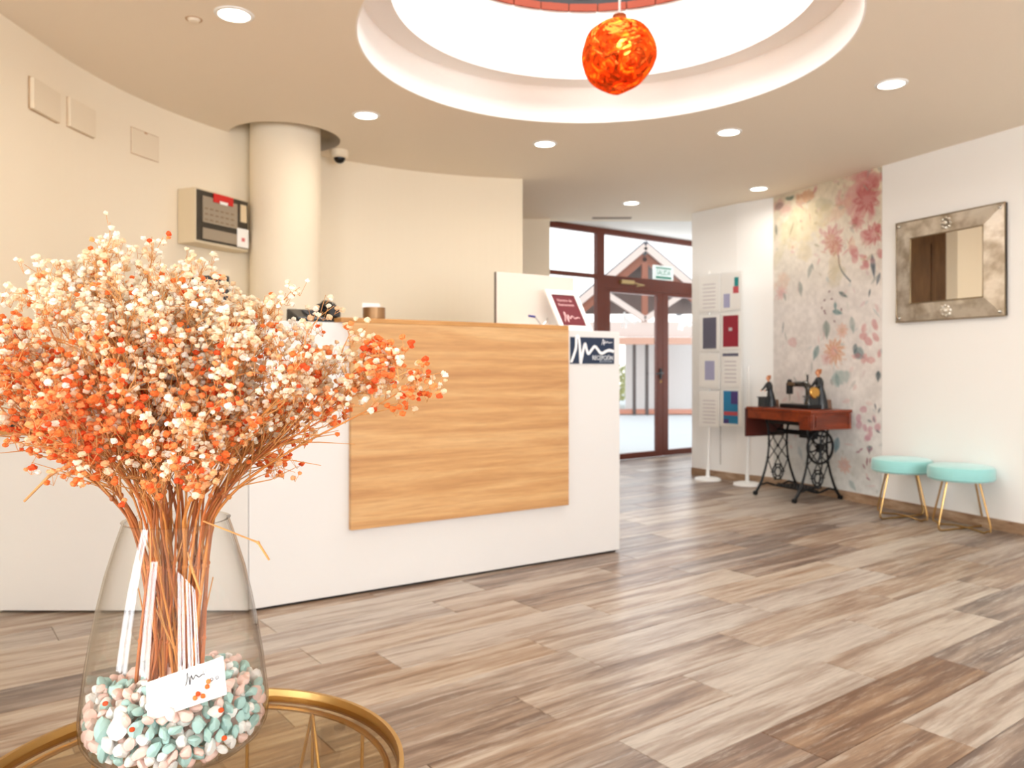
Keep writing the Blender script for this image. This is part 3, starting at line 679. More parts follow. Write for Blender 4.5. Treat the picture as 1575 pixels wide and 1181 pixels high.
for nm, a, c_, z0, z1 in (('pane', -.03, sm0, 2.195, 2.675), ('pane', sm1, sE, 2.195, 2.675), ('pane', -.03, sm0, .06, 2.15)):
    q = MB(); dbox(q, a, c_, z0, z1, -.003, .003); q.build(nm, M_glass, scr, smooth=False)
def leaf(a, c_, lab, w0, w1):
    d = thing('door_%s' % lab, None, None, dp((a+c_)/2, 0, 0), kind='structure')
    q = MB(); dbox(q, a, a+w0, .002, 2.043, -.025, .028); q.build('stile', M_frame, d, smooth=False, bev=.004)
    q = MB(); dbox(q, c_-w1, c_, .002, 2.043, -.025, .028); q.build('stile', M_frame, d, smooth=False, bev=.004)
    q = MB(); dbox(q, a+w0, c_-w1, .002, .072, -.025, .028); q.build('bottom_rail', M_frame, d, smooth=False)
    q = MB(); dbox(q, a+w0, c_-w1, 2.0, 2.043, -.025, .028); q.build('head_rail', M_frame, d, smooth=False)
    q = MB(); dbox(q, a+w0, c_-w1, .072, 2.0, -.003, .003); q.build('pane', M_glass, d, smooth=False)
    return d
lw_ = ds(935)-sj
L1 = leaf(sm1+.002, scm-.001, '2', lw_, scm-sc0); L2 = leaf(scm+.001, sE-.002, '3', sc1-scm, .06)
# lever handle, lock
hsx = scm-(scm-sc0)*.45
hd = MB().box(dp(hsx, .034, 1.03), (.035, .012, .13), DR); hd.tube([dp(hsx, .04, 1.035), dp(hsx, .075, 1.035), dp(hsx-.02, .08, 1.035), dp(hsx-.13, .075, 1.03)], .011, 10); hd.build('door_handle', M_black, L1)
MB().lathe([(0, 0), (.014, 0), (.016, -.008)], 16, dp(hsx, .033, .93), R=Matrix.Rotation(PI/2, 3, 'X')).build('lock', M_brass, L1)
q = MB(); a0_, a1_ = ds(945), ds(978); q.box(dp((a0_+a1_)/2-.02, .05, 2.13), (.22, .045, .045), DR); q.build('door_closer', mat('champagne_metal', (196, 170, 120), .35, metal=.7), scr, smooth=False, bev=.005)
MB().tube([dp(a1_-.1, .08, 2.12), dp(a1_+.02, .12, 2.10), dp(a1_-.05, .06, 2.09)], .008, 8).build('closer_arm', bpy.data.materials['champagne_metal'], scr)
for i, (pa_, pb_) in enumerate(((956, 984), (1043, 1060))):
    a, c_ = ds(pa_), ds(pb_); LM = frame_mat(dp(a, .0045, 1.1+60/F*9.8), (DU.x, DU.y, 0))
    logo('frosted_mark', LM, max(c_-a, .3), .17, .014, mat('white_vinyl', (252, 252, 252), .6) if i == 0 else bpy.data.materials['white_vinyl'], (L1, L2)[i])
# exit sign
ea, eb = ds(1000.5), ds(1031); ex = thing('exit_sign', 'white and green SALIDA exit sign above the entrance door', 'sign', dp(ea, .05, 2.2))
q = MB(); dbox(q, ea, eb, 2.2, 2.375, .034, .05); q.build('plate', mat('sign_white', (240, 248, 246), .4, emit=(235, 250, 245), es=.25), ex, smooth=False, bev=.003)
M_green = mat('sign_green', (40, 140, 112), .5)
q = MB(); dbox(q, ea+.04, eb-.04, 2.335, 2.352, .0505, .052); q.build('green_band', M_green, ex, smooth=False)
q = MB(); dbox(q, ea+.04, eb-.04, 2.212, 2.24, .0505, .052); q.build('green_band', M_green, ex, smooth=False)
text('lettering', 'SALIDA', .095, M_green, frame_mat(dp((ea+eb)/2, .051, 2.258), (DU.x, DU.y, 0)), ex, sx=(eb-ea-.08)/.34)

# ---------------------------------------------------------------- outside
M_patio = mat('pale_paving', (214, 210, 204), .8, var=.05, vscale=2)
b = MB().prism([(-14, 8.9-.06), (.3, 8.9-.06), (2.9, 10.86), (8, 10.86), (20, 10.8), (20, 45), (-14, 45)], -.14, -.02); struct(b, 'ground', M_patio, smooth=False)
pv = thing('timber_pavilion', 'gabled timber pavilion with white tie beam seen through the entrance glass', 'building', (3.15, 19, -.02))
M_raf = mat('rafter_wood', (158, 92, 66), .7, bump=.2); M_roof = mat('grey_roof_edge', (96, 98, 108), .7); M_beam = mat('pale_beam', (226, 204, 192), .7); M_gable = mat('gable_board', (120, 98, 90), .8, var=.2)
A = Vector((3.15, 19, 3.95)); EL = Vector((1.45, 19, 2.52)); ER = Vector((4.85, 19, 2.52))
def beam(b, p, q, w_, h_):
    p = Vector(p); q = Vector(q); d = (q-p).normalized(); y = Vector((0, 1, 0)); z = d.cross(y).normalized()
    Q = []
    for a in (p, q):
        pass
    for zz in (-h_/2, h_/2):
        for pt_, yy in ((p, -w_/2), (q, -w_/2), (q, w_/2), (p, w_/2)): Q.append(pt_+y*yy+z*zz)
    b.hexa(Q)
for e_ in (EL, ER):
    q = MB(); beam(q, A+Vector((0, 1.9, .12)), e_+Vector((0, 1.9, .12)), 4.4, .07); q.build('roof_slope', M_roof, pv, smooth=False)
    q = MB(); beam(q, A+Vector((0, -.3, .02)), e_+Vector((0, -.3, .02)), .06, .16); q.build('barge_board', M_beam, pv, smooth=False)
    q = MB(); beam(q, A+Vector((0, -.1, -.2)), e_+Vector((0, -.1, -.2)), .14, .2); q.build('rafter', M_raf, pv, smooth=False)
q = MB(); q.add([A+Vector((0, .35, -.15)), EL+Vector((.2, .35, -.1)), ER+Vector((-.2, .35, -.1))], [(0, 1, 2)]); q.add([A+Vector((0, .4, -.15)), EL+Vector((.2, .4, -.1)), ER+Vector((-.2, .4, -.1))], [(2, 1, 0)]); q.build('gable', M_gable, pv, smooth=False)
q = MB(); beam(q, (3.15, 18.85, 3.6), (3.15, 18.85, 2.2), .12, .14); q.build('king_post', M_raf, pv, smooth=False)
for x_ in (2.1, 4.2):
    q = MB(); beam(q, (3.15, 18.8, 2.25), (x_, 18.8, 2.95), .12, .13); q.build('strut', M_beam, pv, smooth=False)
q = MB(); q.box((3.15, 18.9, 2.02), (3.7, .2, .34)); q.build('tie_beam', M_beam, pv, smooth=False)
q = MB(); q.box((3.15, 18.8, 1.74), (3.7, .25, .16)); q.build('awning_band', mat('orange_band', (212, 158, 132), .7), pv, smooth=False)
for x_ in (1.5, 2.92, 3.22, 4.8):
    q = MB(); q.box((x_, 18.95, .82), (.07, .1, 1.68)); q.build('post', mat('dark_post', (74, 58, 52), .6) if x_ == 1.5 else bpy.data.materials['dark_post'], pv, smooth=False)
q = MB(); q.box((3.15, 19.2, .05), (3.9, .5, .1)); q.build('step', mat('orange_kerb', (214, 140, 112), .7), pv, smooth=False)
q = MB(); q.box((3.9, 20.6, .95), (1.9, .12, 1.9)); q.build('rear_wall', mat('pale_render', (232, 226, 222), .8), pv, smooth=False)
for i, (x_, y_, h_, cc_) in enumerate(((2.0, 22.5, 1.5, (150, 170, 110)), (3.0, 23.2, 1.25, (196, 196, 120)), (2.5, 24.2, 1.7, (130, 160, 110)))):
    sh = thing('garden_shrub', ['grey green shrub beyond the pavilion at the left', 'low yellow green shrub beyond the pavilion', 'tallest green shrub farthest beyond the pavilion'][i], 'shrub', (x_, y_, -.02))
    q = MB(); rr = random.Random(i)
    for k in range(420):
        d = Vector((rr.gauss(0, 1), rr.gauss(0, 1), rr.gauss(0, 1))).normalized()*rr.uniform(.6, 1)
        c0 = Vector((x_+d.x*.6, y_+d.y*.5, h_*.55+d.z*h_*.45)); u_ = Vector((rr.gauss(0, 1), rr.gauss(0, 1), rr.gauss(0, 1))).normalized()*.09; v_ = u_.orthogonal().normalized()*.045
        q.add([c0-u_, c0+v_, c0+u_, c0-v_], [(0, 1, 2, 3)])
    q.build('foliage', mat('shrub_leaf_%s' % 'abc'[i], cc_, .7), sh, smooth=False, kind='stuff')
    MB().tube([(x_, y_, -.02), (x_, y_, h_*.5)], [.05, .03], 8).build('trunk', M_raf, sh)

# ---------------------------------------------------------------- wallpaper panel on the right wall
def wpos(px):   # distance along right wall for an image column
    k = (px-787.5)/F; return (k*WB0.y-WB0.x)/(WBd.x-k*WBd.y)
def vnoise(x, y, seed, sc):
    r = np.random.default_rng(seed); G = r.random((96, 96)); X = x*sc; Y = y*sc; xi = np.floor(X).astype(int); yi = np.floor(Y).astype(int); fx = X-xi; fy = Y-yi
    fx = fx*fx*(3-2*fx); fy = fy*fy*(3-2*fy); g = lambda i, j: G[i % 96, j % 96]
    return (g(xi, yi)*(1-fx)+g(xi+1, yi)*fx)*(1-fy)+(g(xi, yi+1)*(1-fx)+g(xi+1, yi+1)*fx)*fy
def fbm(x, y, seed, sc, o=4): return sum(vnoise(x, y, seed+i, sc*2**i)/2**i for i in range(o))/sum(1/2**i for i in range(o))
wp0, wp1 = 0.012, wpos(1357)
NX, NZ = 230, 500; WPW = wp1-wp0; WPH = 2.7-.076
gx, gz = np.meshgrid(np.linspace(0, 1, NX), np.linspace(0, 1, NZ))  # gz: 0 top
X = gx*WPW; Y = gz*WPH
col = np.zeros((NZ, NX, 3)); c0 = np.array([222, 210, 186.]); c1 = np.array([226, 220, 216.]); c2 = np.array([220, 222, 220.])
t_ = np.clip(gz/.4, 0, 1)[..., None]; col[:] = c0*(1-t_)+c1*t_; t2 = np.clip((gz-.6)/.3, 0, 1)[..., None]; col = col*(1-t2)+c2*t2
col += ((fbm(X, Y, 3, 4)-.5)*34)[..., None]+((fbm(X, Y, 9, 30, 2)-.5)*22)[..., None]
def lay(mask, c, a=1):
    global col
    mk = (np.clip(mask, 0, 1)*a)[..., None]; col = col*(1-mk)+np.array(c, float)*mk
def blot(a, b_, ra, rb, c, al=.6, ang=0, seed=1, soft=.35, nz=.7):
    dx = (gx-a)*WPW; dy = (gz-b_)*WPH; ca, sa_ = math.cos(ang), math.sin(ang); u = (dx*ca+dy*sa_)/ra; v = (-dx*sa_+dy*ca)/rb
    d = np.sqrt(u*u+v*v)+(fbm(X, Y, seed, 14, 3)-.5)*nz*1.6; lay(np.clip((1-d)/soft, 0, 1)*(0.45+.8*fbm(X, Y, seed+5, 22, 3)), c, al)
def leafp(a, b_, ln, wd, ang, c, al=.75, seed=1):
    dx = (gx-a)*WPW; dy = (gz-b_)*WPH; ca, sa_ = math.cos(ang), math.sin(ang); u = (dx*ca+dy*sa_)/ln; v = (-dx*sa_+dy*ca)/wd
    e_ = np.abs(v)-(1-u*u)*(1-.4*u); mk = np.clip(-e_*2.4, 0, 1)*(np.abs(u) < 1); lay(mk*(.5+.7*fbm(X, Y, seed, 18, 3)), c, al)
    lay(np.clip(1-np.abs(v)*9, 0, 1)*(np.abs(u) < .9), [max(0, q_-40) for q_ in c], al*.5)
def flower(a, b_, r, c, cc, seed=1, al=.55, n=9):
    dx = (gx-a)*WPW; dy = (gz-b_)*WPH; d = np.hypot(dx, dy)/r; th = np.arctan2(dy, dx)
    for k in range(3):
        rad = (1-.28*k)*(1+.22*np.sin(n*th+k*1.7+seed)+.3*(fbm(X, Y, seed+k, 12, 2)-.5)); lay(np.clip((rad-d)*5, 0, 1)*np.clip(1.15-np.abs(d-rad*.75)*2.2, 0.25, 1)*(.35+.9*fbm(X, Y, seed+7+k, 26, 3)), c if k < 2 else cc, al)
    for k in range(16):
        aa = 2*PI*k/16+seed; L = r*random.uniform(.8, 1.5); px_, py_ = math.cos(aa), math.sin(aa); u = dx*px_+dy*py_; v = -dx*py_+dy*px_
        lay(np.clip(1-np.abs(v+.02*np.sin(u*40))/.006, 0, 1)*((u > r*.3) & (u < L)), c, al*.7)
PK = (196, 120, 122); RD = (176, 80, 84); TL = (104, 136, 138); DK = (62, 74, 82); GR = (150, 156, 150); OR = (204, 142, 104); LP = (218, 178, 176)
blot(.82, .07, .22, .22, PK, .55, seed=2); blot(.9, .04, .16, .10, RD, .5, seed=3); flower(.88, .09, .13, RD, PK, 4, .5); flower(.93, .2, .09, RD, PK, 8, .55); flower(.8, .15, .08, PK, RD, 5, .4)
blot(.32, .03, .12, .06, OR, .6, seed=6); blot(.17, .02, .06, .03, (70, 92, 80), .8, seed=7); blot(.06, .035, .08, .04, (96, 88, 84), .6, seed=8); blot(.3, .12, .3, .22, (224, 206, 160), .5, seed=9); blot(.5, .07, .14, .07, (176, 170, 140), .5, seed=10)
leafp(.03, .12, .06, .018, 1.5, DK, .7); leafp(.19, .13, .08, .015, 2.0, (130, 120, 96), .6)
flower(.58, .19, .12, PK, RD, 12, .5); flower(.62, .22, .07, RD, PK, 15, .4)
for k in range(14): leafp(.64+.10*k/13-.03*math.sin(PI*k/13), .25+.085*k/13, .018, .009, 1.2, (120, 84, 78) if k < 5 else DK, .85)
leafp(.93, .30, .11, .028, 1.45, (72, 84, 96), .85); leafp(.97, .34, .06, .02, 1.9, (90, 100, 110), .7); leafp(.9, .38, .04, .012, 1.8, DK, .6)
leafp(.37, .285, .07, .03, 1.9, GR, .8); leafp(.28, .34, .08, .035, 1.4, GR, .8); leafp(.4, .27, .04, .014, 1.2, (120, 130, 126), .6)
flower(.08, .345, .07, LP, PK, 20, .6); leafp(.12, .36, .05, .022, 1.2, GR, .7)
leafp(.68, .375, .06, .022, .5, (88, 104, 104), .9); leafp(.63, .43, .065, .028, .25, TL, .9); leafp(.61, .41, .04, .02, 1.5, TL, .8)
leafp(.53, .485, .09, .05, 1.5, (138, 150, 144), .85); leafp(.76, .475, .08, .035, 1.4, (150, 166, 164), .75); flower(.67, .49, .06, (222, 178, 160), OR, 22, .6)
flower(.6, .555, .11, OR, (214, 128, 120), 24, .6, 11); flower(.53, .58, .06, LP, PK, 26, .5)
leafp(.43, .56, .08, .038, 2.0, TL, .75); leafp(.82, .565, .075, .06, .6, (104, 128, 134), .85); leafp(.78, .55, .05, .03, 1.8, (80, 100, 108), .7)
for k in range(9): blot(.8+.18*rng.random(), .44+.16*rng.random(), .05, .03, PK, .55, ang=k, seed=30+k)
for k in range(8): leafp(.48+.2*rng.random(), .36+.1*rng.random(), .018, .012, rng.random()*3, (128, 96, 100), .8, 40+k)
blot(.2, .52, .06, .05, PK, .35, seed=41); leafp(.1, .47, .07, .01, 1.7, (96, 110, 116), .6); leafp(.13, .5, .05, .01, 1.3, GR, .6)
blot(.65, .64, .13, .07, (150, 176, 172), .7, seed=43); leafp(.63, .65, .07, .03, 1.3, TL, .5); leafp(.97, .635, .05, .03, 1.6, (60, 76, 84), .85)
for k in range(10): blot(.8+.17*rng.random(), .72+.12*rng.random(), .04, .03, (190, 132, 148), .6, ang=k, seed=50+k)
for k in range(9): leafp(.88+.1*rng.random(), .7+.18*rng.random(), .03, .012, rng.random()*3, (110, 116, 124), .7, 60+k)
leafp(.62, .86, .08, .04, 1.8, (112, 150, 164), .8); flower(.69, .92, .07, (222, 178, 166), LP, 70, .6); leafp(.76, .98, .06, .03, .8, (150, 172, 170), .7)
for k in range(9): leafp(.80+.12*rng.random(), .86+.1*rng.random(), .03, .01, rng.random()*3, (150, 96, 112), .7, 80+k)
blot(.4, .8, .16, .12, (196, 208, 208), .5, seed=90); blot(.2, .7, .2, .2, (226, 214, 214), .5, seed=92); leafp(.28, .9, .07, .03, 1.2, (160, 176, 182), .6)
for k in range(150):
    b_ = rng.random()**1.5; a = rng.random()**(.6 if b_ < .3 else .8); cs_ = [(176, 160, 120), PK, (150, 140, 110), LP, GR, (204, 150, 130)] if b_ < .3 else [LP, GR, (178, 190, 190), (206, 170, 176), (190, 196, 186)]
    leafp(a, b_, .02+.05*rng.random(), .006+.018*rng.random(), rng.random()*3.1, cs_[rng.integers(len(cs_))], .25+.3*rng.random(), 100+k % 40)
for k in range(14): blot(rng.random(), rng.random()*.35, .06+.1*rng.random(), .05+.07*rng.random(), [(206, 186, 140), (190, 180, 146), (216, 168, 140), PK][k % 4], .35, rng.random()*3, 150+k)
for k in range(10): blot(.75+.25*rng.random(), rng.random()*.3, .05, .04, [RD, PK][k % 2], .5, rng.random()*3, 170+k)
col = np.clip(col, 0, 255)/255; colL = np.where(col <= .04045, col/12.92, ((col+.055)/1.055)**2.4)
vsx = WB0.x+WBd.x*(wp0+X)+WBn.x*.0025; vsy = WB0.y+WBd.y*(wp0+X)+WBn.y*.0025; vsz = 2.7-Y-.0005
V = np.stack([vsx, vsy, vsz], -1).reshape(-1, 3); V2 = V-np.array([WBn.x, WBn.y, 0])*.002
idx = np.arange(NX*NZ).reshape(NZ, NX); Fq = np.stack([idx[:-1, :-1], idx[1:, :-1], idx[1:, 1:], idx[:-1, 1:]], -1).reshape(-1, 4)
me = bpy.data.meshes.new('floral_wallpaper'); me.from_pydata(V.tolist(), [], Fq.tolist())
at = me.color_attributes.new('Col', 'FLOAT_COLOR', 'POINT'); at.data.foreach_set('color', np.concatenate([colL.reshape(-1, 3), np.ones((NX*NZ, 1))], 1).astype('f').ravel())
me.materials.append(vcol_mat('floral_print', .75)); wpo = bpy.data.objects.new('trim_3', me); C.objects.link(wpo); wpo['kind'] = 'structure'; wpo['label'] = 'floral wallpaper panel'

# ---------------------------------------------------------------- wall mirror
ms0, ms1 = wpos(1382.5), wpos(1550); mz0, mz1 = 1.452, 2.213
def wp(s, t, z): p = WB0+WBd*s+WBn*t; return Vector((p.x, p.y, z))
mi = thing('wall_mirror', 'rectangular wall mirror with an ornate antiqued silver border on the right white wall', 'mirror', wp((ms0+ms1)/2, .02, mz0))
WR = rotz(math.atan2(WBd.y, WBd.x))
MB().box(wp((ms0+ms1)/2, .013, (mz0+mz1)/2), (ms1-ms0, .024, mz1-mz0), WR).build('backing', mat('dark_backing', (40, 30, 22), .6), mi, smooth=False)
bw = .135
def mq(b, pts): b.add([wp(*p) for p in pts], [(0, 1, 2, 3)])
q = MB(); mq(q, [(ms0+bw, .036, mz0+bw), (ms1-bw, .057, mz0+bw), (ms1-bw, .057, mz1-bw), (ms0+bw, .036, mz1-bw)]); q.f = [f[::-1] for f in q.f] if False else q.f
q.build('mirror_glass', M_mirror, mi, smooth=False)
m = mat('antiqued_mirror', (205, 196, 176), .3, metal=.75); t = m.node_tree; bs = t.nodes['Principled BSDF']
tc = t.nodes.new('ShaderNodeTexCoord'); vo = t.nodes.new('ShaderNodeTexVoronoi'); vo.inputs['Scale'].default_value = 38; no = t.nodes.new('ShaderNodeTexNoise'); no.inputs['Scale'].default_value = 9; no.inputs['Detail'].default_value = 6
t.links.new(tc.outputs['Object'], vo.inputs['Vector']); t.links.new(tc.outputs['Object'], no.inputs['Vector'])
bp = t.nodes.new('ShaderNodeBump'); bp.inputs['Strength'].default_value = .35; bp.inputs['Distance'].default_value = .004; t.links.new(vo.outputs['Distance'], bp.inputs['Height']); t.links.new(bp.outputs[0], bs.inputs['Normal'])
rp = t.nodes.new('ShaderNodeValToRGB'); rp.color_ramp.elements[0].position = .35; rp.color_ramp.elements[0].color = lin4((186, 174, 154)); rp.color_ramp.elements[1].position = .6; rp.color_ramp.elements[1].color = lin4((240, 234, 222)); t.links.new(no.outputs['Fac'], rp.inputs[0]); t.links.new(rp.outputs[0], bs.inputs['Base Color'])
M_ant = m
o_ = [(ms0, mz0), (ms1, mz0), (ms1, mz1), (ms0, mz1)]; i_ = [(ms0+bw, mz0+bw), (ms1-bw, mz0+bw), (ms1-bw, mz1-bw), (ms0+bw, mz1-bw)]
for k in range(4):
    a, c_ = o_[k], o_[(k+1) % 4]; a2, c2_ = i_[k], i_[(k+1) % 4]
    q = MB(); mq(q, [(a[0], .0255, a[1]), (c_[0], 0.0255, c_[1]), (c2_[0], .037 if c2_[0] < (ms0+ms1)/2 else .058, c2_[1]), (a2[0], .037 if a2[0] < (ms0+ms1)/2 else .058, a2[1])])
    q.build('bevelled_border', M_ant, mi, smooth=False)
M_bead = mat('bead_trim', (150, 132, 104), .35, metal=.8)
q = MB(); L = [wp(s_, .038 if s_ < (ms0+ms1)/2 else .059, z_) for s_, z_ in i_]
q.tube(L, .006, 6, closed=True); q.build('inner_bead', M_bead, mi)
q = MB(); q.tube([wp(s_, .027, z_) for s_, z_ in o_], .006, 6, closed=True); q.build('outer_bead', M_bead, mi)
for zz, lab in ((mz1-.065, 'top'), (mz0+.065, 'bottom')):
    rs = MB(); c0 = wp((ms0+ms1)/2, .044, zz); rs.ball(c0, .02, 12, 8)
    for k in range(8):
        a = 2*PI*k/8; rs.ball(wp((ms0+ms1)/2+.036*math.cos(a), .037, zz+.036*math.sin(a)), .015, 8, 6)
    rs.build('rosette', M_ant, mi)
for (s_, z_) in [(ms0+.03, mz0+.03), (ms1-.03, mz0+.03), (ms1-.03, mz1-.03), (ms0+.03, mz1-.03)]:
    MB().ball(wp(s_, .034, z_), .013, 12, 8).build('corner_stud', M_chrome, mi)

# ---------------------------------------------------------------- stools
m = mat('aqua_velvet', (146, 206, 204), .75, sheen=.6, bump=.15, bscale=160, var=.1, vscale=6); M_vel = m
def stool(loc, rz, lab):
    t = thing('velvet_stool', lab, 'stool', loc, rz, group='aqua velvet stools by the right wall')
    MB().lathe([(0, .338), (.185, .338), (.2, .345), (.206, .362), (.206, .415), (.198, .43), (.17, .4385), (.08, .442), (0, .443)], 48).build('seat', M_vel, t, world=False)
    MB().lathe([(.2045, .352), (.2085, .356), (.2045, .36)], 48).build('seat_welt', M_vel, t, world=False)
    r = .0065
    for k in range(2):
        a = PI/4+k*PI/2; d = Vector((math.cos(a), math.sin(a), 0)); zf = r+.0002+(.0132 if k else 0)
        P = [d*.135+Vector((0, 0, .338)), d*.215+Vector((0, 0, .05)), d*.214+Vector((0, 0, .022)), d*.195+Vector((0, 0, zf+.001)), d*.17+Vector((0, 0, r+.0002 )), d*.05+Vector((0, 0, zf)), Vector((0, 0, zf))]
        P = P+[Vector((-p.x, -p.y, p.z)) for p in P[-2::-1]]
        MB().tube(P, r, 8).build('leg_frame', M_gold, t, world=False)
    return t
stool((2.865, 5.83, 0), math.radians(-22), 'round aqua velvet stool on brass hairpin legs, next to the wallpaper')
stool((3.065, 5.415, 0), math.radians(-22), 'round aqua velvet stool on brass hairpin legs, nearer the right edge of the photo')

# ---------------------------------------------------------------- brochure display
bd = thing('poster_display_stand', 'white pole display stand with eight framed sheets against the white wall', 'display stand', (1.93, 7.83, 0))
K0 = Vector((1.925, 7.80)); K1 = Vector((2.215, 7.47)); KU = (K1-K0).normalized(); KN = Vector((KU.y, -KU.x)); KN = KN if KN.y < 0 else -KN
for i, k in enumerate((K0, K1)):
    MB().lathe([(0, .028), (.10, .026), (.125, .018), (.13, 0)], 40, (k.x, k.y, 0)).build('foot', M_white, bd)
    k2 = k-KN*.02; MB().tube([(k.x, k.y, .02), (k.x, k.y, .2), (k2.x, k2.y, .5), (k2.x, k2.y, 1.12 if i else 2.05)], [.02, .014, .012, .012], 12).build('pole', M_white, bd)
kx0 = K0-KU*.075; 
def kbox(b, x0, x1, z0, z1, t0, t1):
    c = kx0+KU*((x0+x1)/2)+KN*((t0+t1)/2); return b.box((c.x, c.y, (z0+z1)/2), (x1-x0, t1-t0, z1-z0), rotz(math.atan2(KU.y, KU.x)))
def khit(px):  # distance along the display front for an image column
    k = (px-787.5)/F; p = kx0+KN*.03; return (k*p.y-p.x)/(KU.x-k*KU.y)
zof = lambda y, z: HC-(y-HY)/F*z
cols = [(khit(1073), khit(1105)), (khit(1106.5), khit(1139))]
rows = [(422, 481), (484, 541), (543, 598), (601, 657)]
P_slate = mat('slate_print', (104, 104, 122), .5); P_mar = mat('maroon_poster', (158, 44, 62), .5); P_lil = mat('lilac_print', (176, 178, 212), .5); P_grey = mat('grey_lines', (206, 200, 204), .7); P_blue = mat('blue_print', (44, 136, 186), .5); P_dkb = mat('dark_band', (92, 94, 118), .5)
P_red = mat('red_print', (206, 88, 98), .5); P_pur = mat('purple_print', (82, 70, 132), .5); P_teal = mat('teal_print', (40, 150, 150), .5)
for ci, (x0, x1) in enumerate(cols):
    for ri, (ya, yb) in enumerate(rows):
        zz1, zz0 = zof(ya-ci*3, 7.8-ci*.15), zof(yb-ci*1.5, 7.8-ci*.15); w_ = x1-x0
        kbox(MB(), x0, x1, zz0, zz1, .016, .019).build('acrylic_pocket', M_acr, bd, smooth=False)
        kbox(MB(), x0, x1, zz0, zz1, .002, .008).build('pocket_back', M_white, bd, smooth=False)
        sh = kbox(MB(), x0+.012, x1-.012, zz0+.015, zz1-.015, .010, .012).build('sheet', M_paper, bd, smooth=False)
        f = lambda u0, u1, v0, v1, m, nm='print', t=.0125: kbox(MB(), x0+w_*u0, x0+w_*u1, zz0+(zz1-zz0)*v0, zz0+(zz1-zz0)*v1, .0121, t).build(nm, m, sh, smooth=False)
        def f(u0, u1, v0, v1, m, nm='print', t=.0125):
            o = kbox(MB(), x0+w_*u0, x0+w_*u1, zz0+(zz1-zz0)*v0, zz0+(zz1-zz0)*v1, .0121, t).build(nm, m, None, smooth=False); o.parent = sh; o.matrix_parent_inverse = Matrix.Translation(-bd.location) if False else Matrix.Identity(4)
            return o
        if (ri, ci) == (1, 0): f(.2, .85, .08, .92, P_slate)
        elif (ri, ci) == (1, 1): f(.12, .85, .1, .92, P_mar); f(.4, .56, .52, .6, P_grey, t=.013)
        elif (ri, ci) == (2, 0): f(.3, .76, .25, .78, P_lil)
        elif (ri, ci) == (2, 1):
            f(.1, .85, .86, .94, P_dkb)
            for k in range(6): f(.2, .75, .15+k*.11, .18+k*.11, P_grey)
        elif (ri, ci) == (3, 1):
            f(.14, .84, .08, .95, P_blue); f(.5, .83, .6, .94, P_pur, t=.0128); f(.16, .82, .3, .4, P_red, t=.0128); f(.15, .4, .08, .2, P_pur, t=.0128)
        elif (ri, ci) == (0, 1): f(.6, .86, .45, .62, P_red); f(.66, .86, .62, .85, P_teal); f(.15, .45, .1, .45, P_lil)
        else:
            for k in range(7): f(.2, .8, .12+k*.1, .145+k*.1, P_grey)
q = MB(); c = kx0+KU*(cols[0][1]+.004); q.tube([(c.x+KN.x*.002, c.y+KN.y*.002, zof(655, 7.7)), (c.x+KN.x*.002, c.y+KN.y*.002, zof(714, 7.7))], .004, 6); q.build('hanging_cord', mat('grey_cord', (160, 156, 150), .6), bd)
for z_ in (zof(570, 7.8), zof(648, 7.8)): MB().ball((kx0.x-.02*KU.x, kx0.y-.02*KU.y, z_), .012, 10, 8).build('clip', M_white, bd)

# ---------------------------------------------------------------- treadle sewing table (local frame)
TC = (2.43, 6.76, 0); TA = math.atan2(-.919, .395)
tb = thing('treadle_sewing_table', 'antique treadle sewing table with red mahogany top and black iron frame', 'table', TC, TA)
B = lambda *a, **k: MB().box(*a, **k)
B((0, 0, .7475), (.78, .44, .025)).build('table_top', M_mahog, tb, smooth=False, world=False, bev=.004)
B((-.065, -.205, .698), (.62, .018, .072)).build('apron', M_mahog, tb, smooth=False, world=False)
B((-.065, .205, .698), (.62, .018, .072)).build('apron', M_mahog, tb, smooth=False, world=False)
B((0, 0, .655), (.36, .3, .06)).build('shaded_well', M_dark, tb, smooth=False, world=False)  # near-black box paints in the shadow area under the top
B((.315, 0, .668), (.13, .43, .133)).build('drawer_box', M_mahog, tb, smooth=False, world=False, bev=.003)
for y_, w_ in ((0, .33),): B((.384, y_, .668), (.012, w_, .09)).build('drawer_front', M_mahog, tb, smooth=False, world=False, bev=.004)
for y_ in (-.195, .195): MB().tube([(.384, y_, .605), (.384, y_, .73)], .012, 10).build('corner_moulding', M_mahog, tb, world=False)
B((.315, -.2155, .668), (.09, .006, .09)).build('side_panel', M_mahog, tb, smooth=False, world=False, bev=.002)
B((-.405, 0, .62), (.02, .43, .255)).build('hanging_leaf', mat('shaded_mahogany', (78, 26, 16), .35), tb, smooth=False, world=False, bev=.003, label='darker hanging leaf')  # shade on the leaf is painted in as a darker mahogany
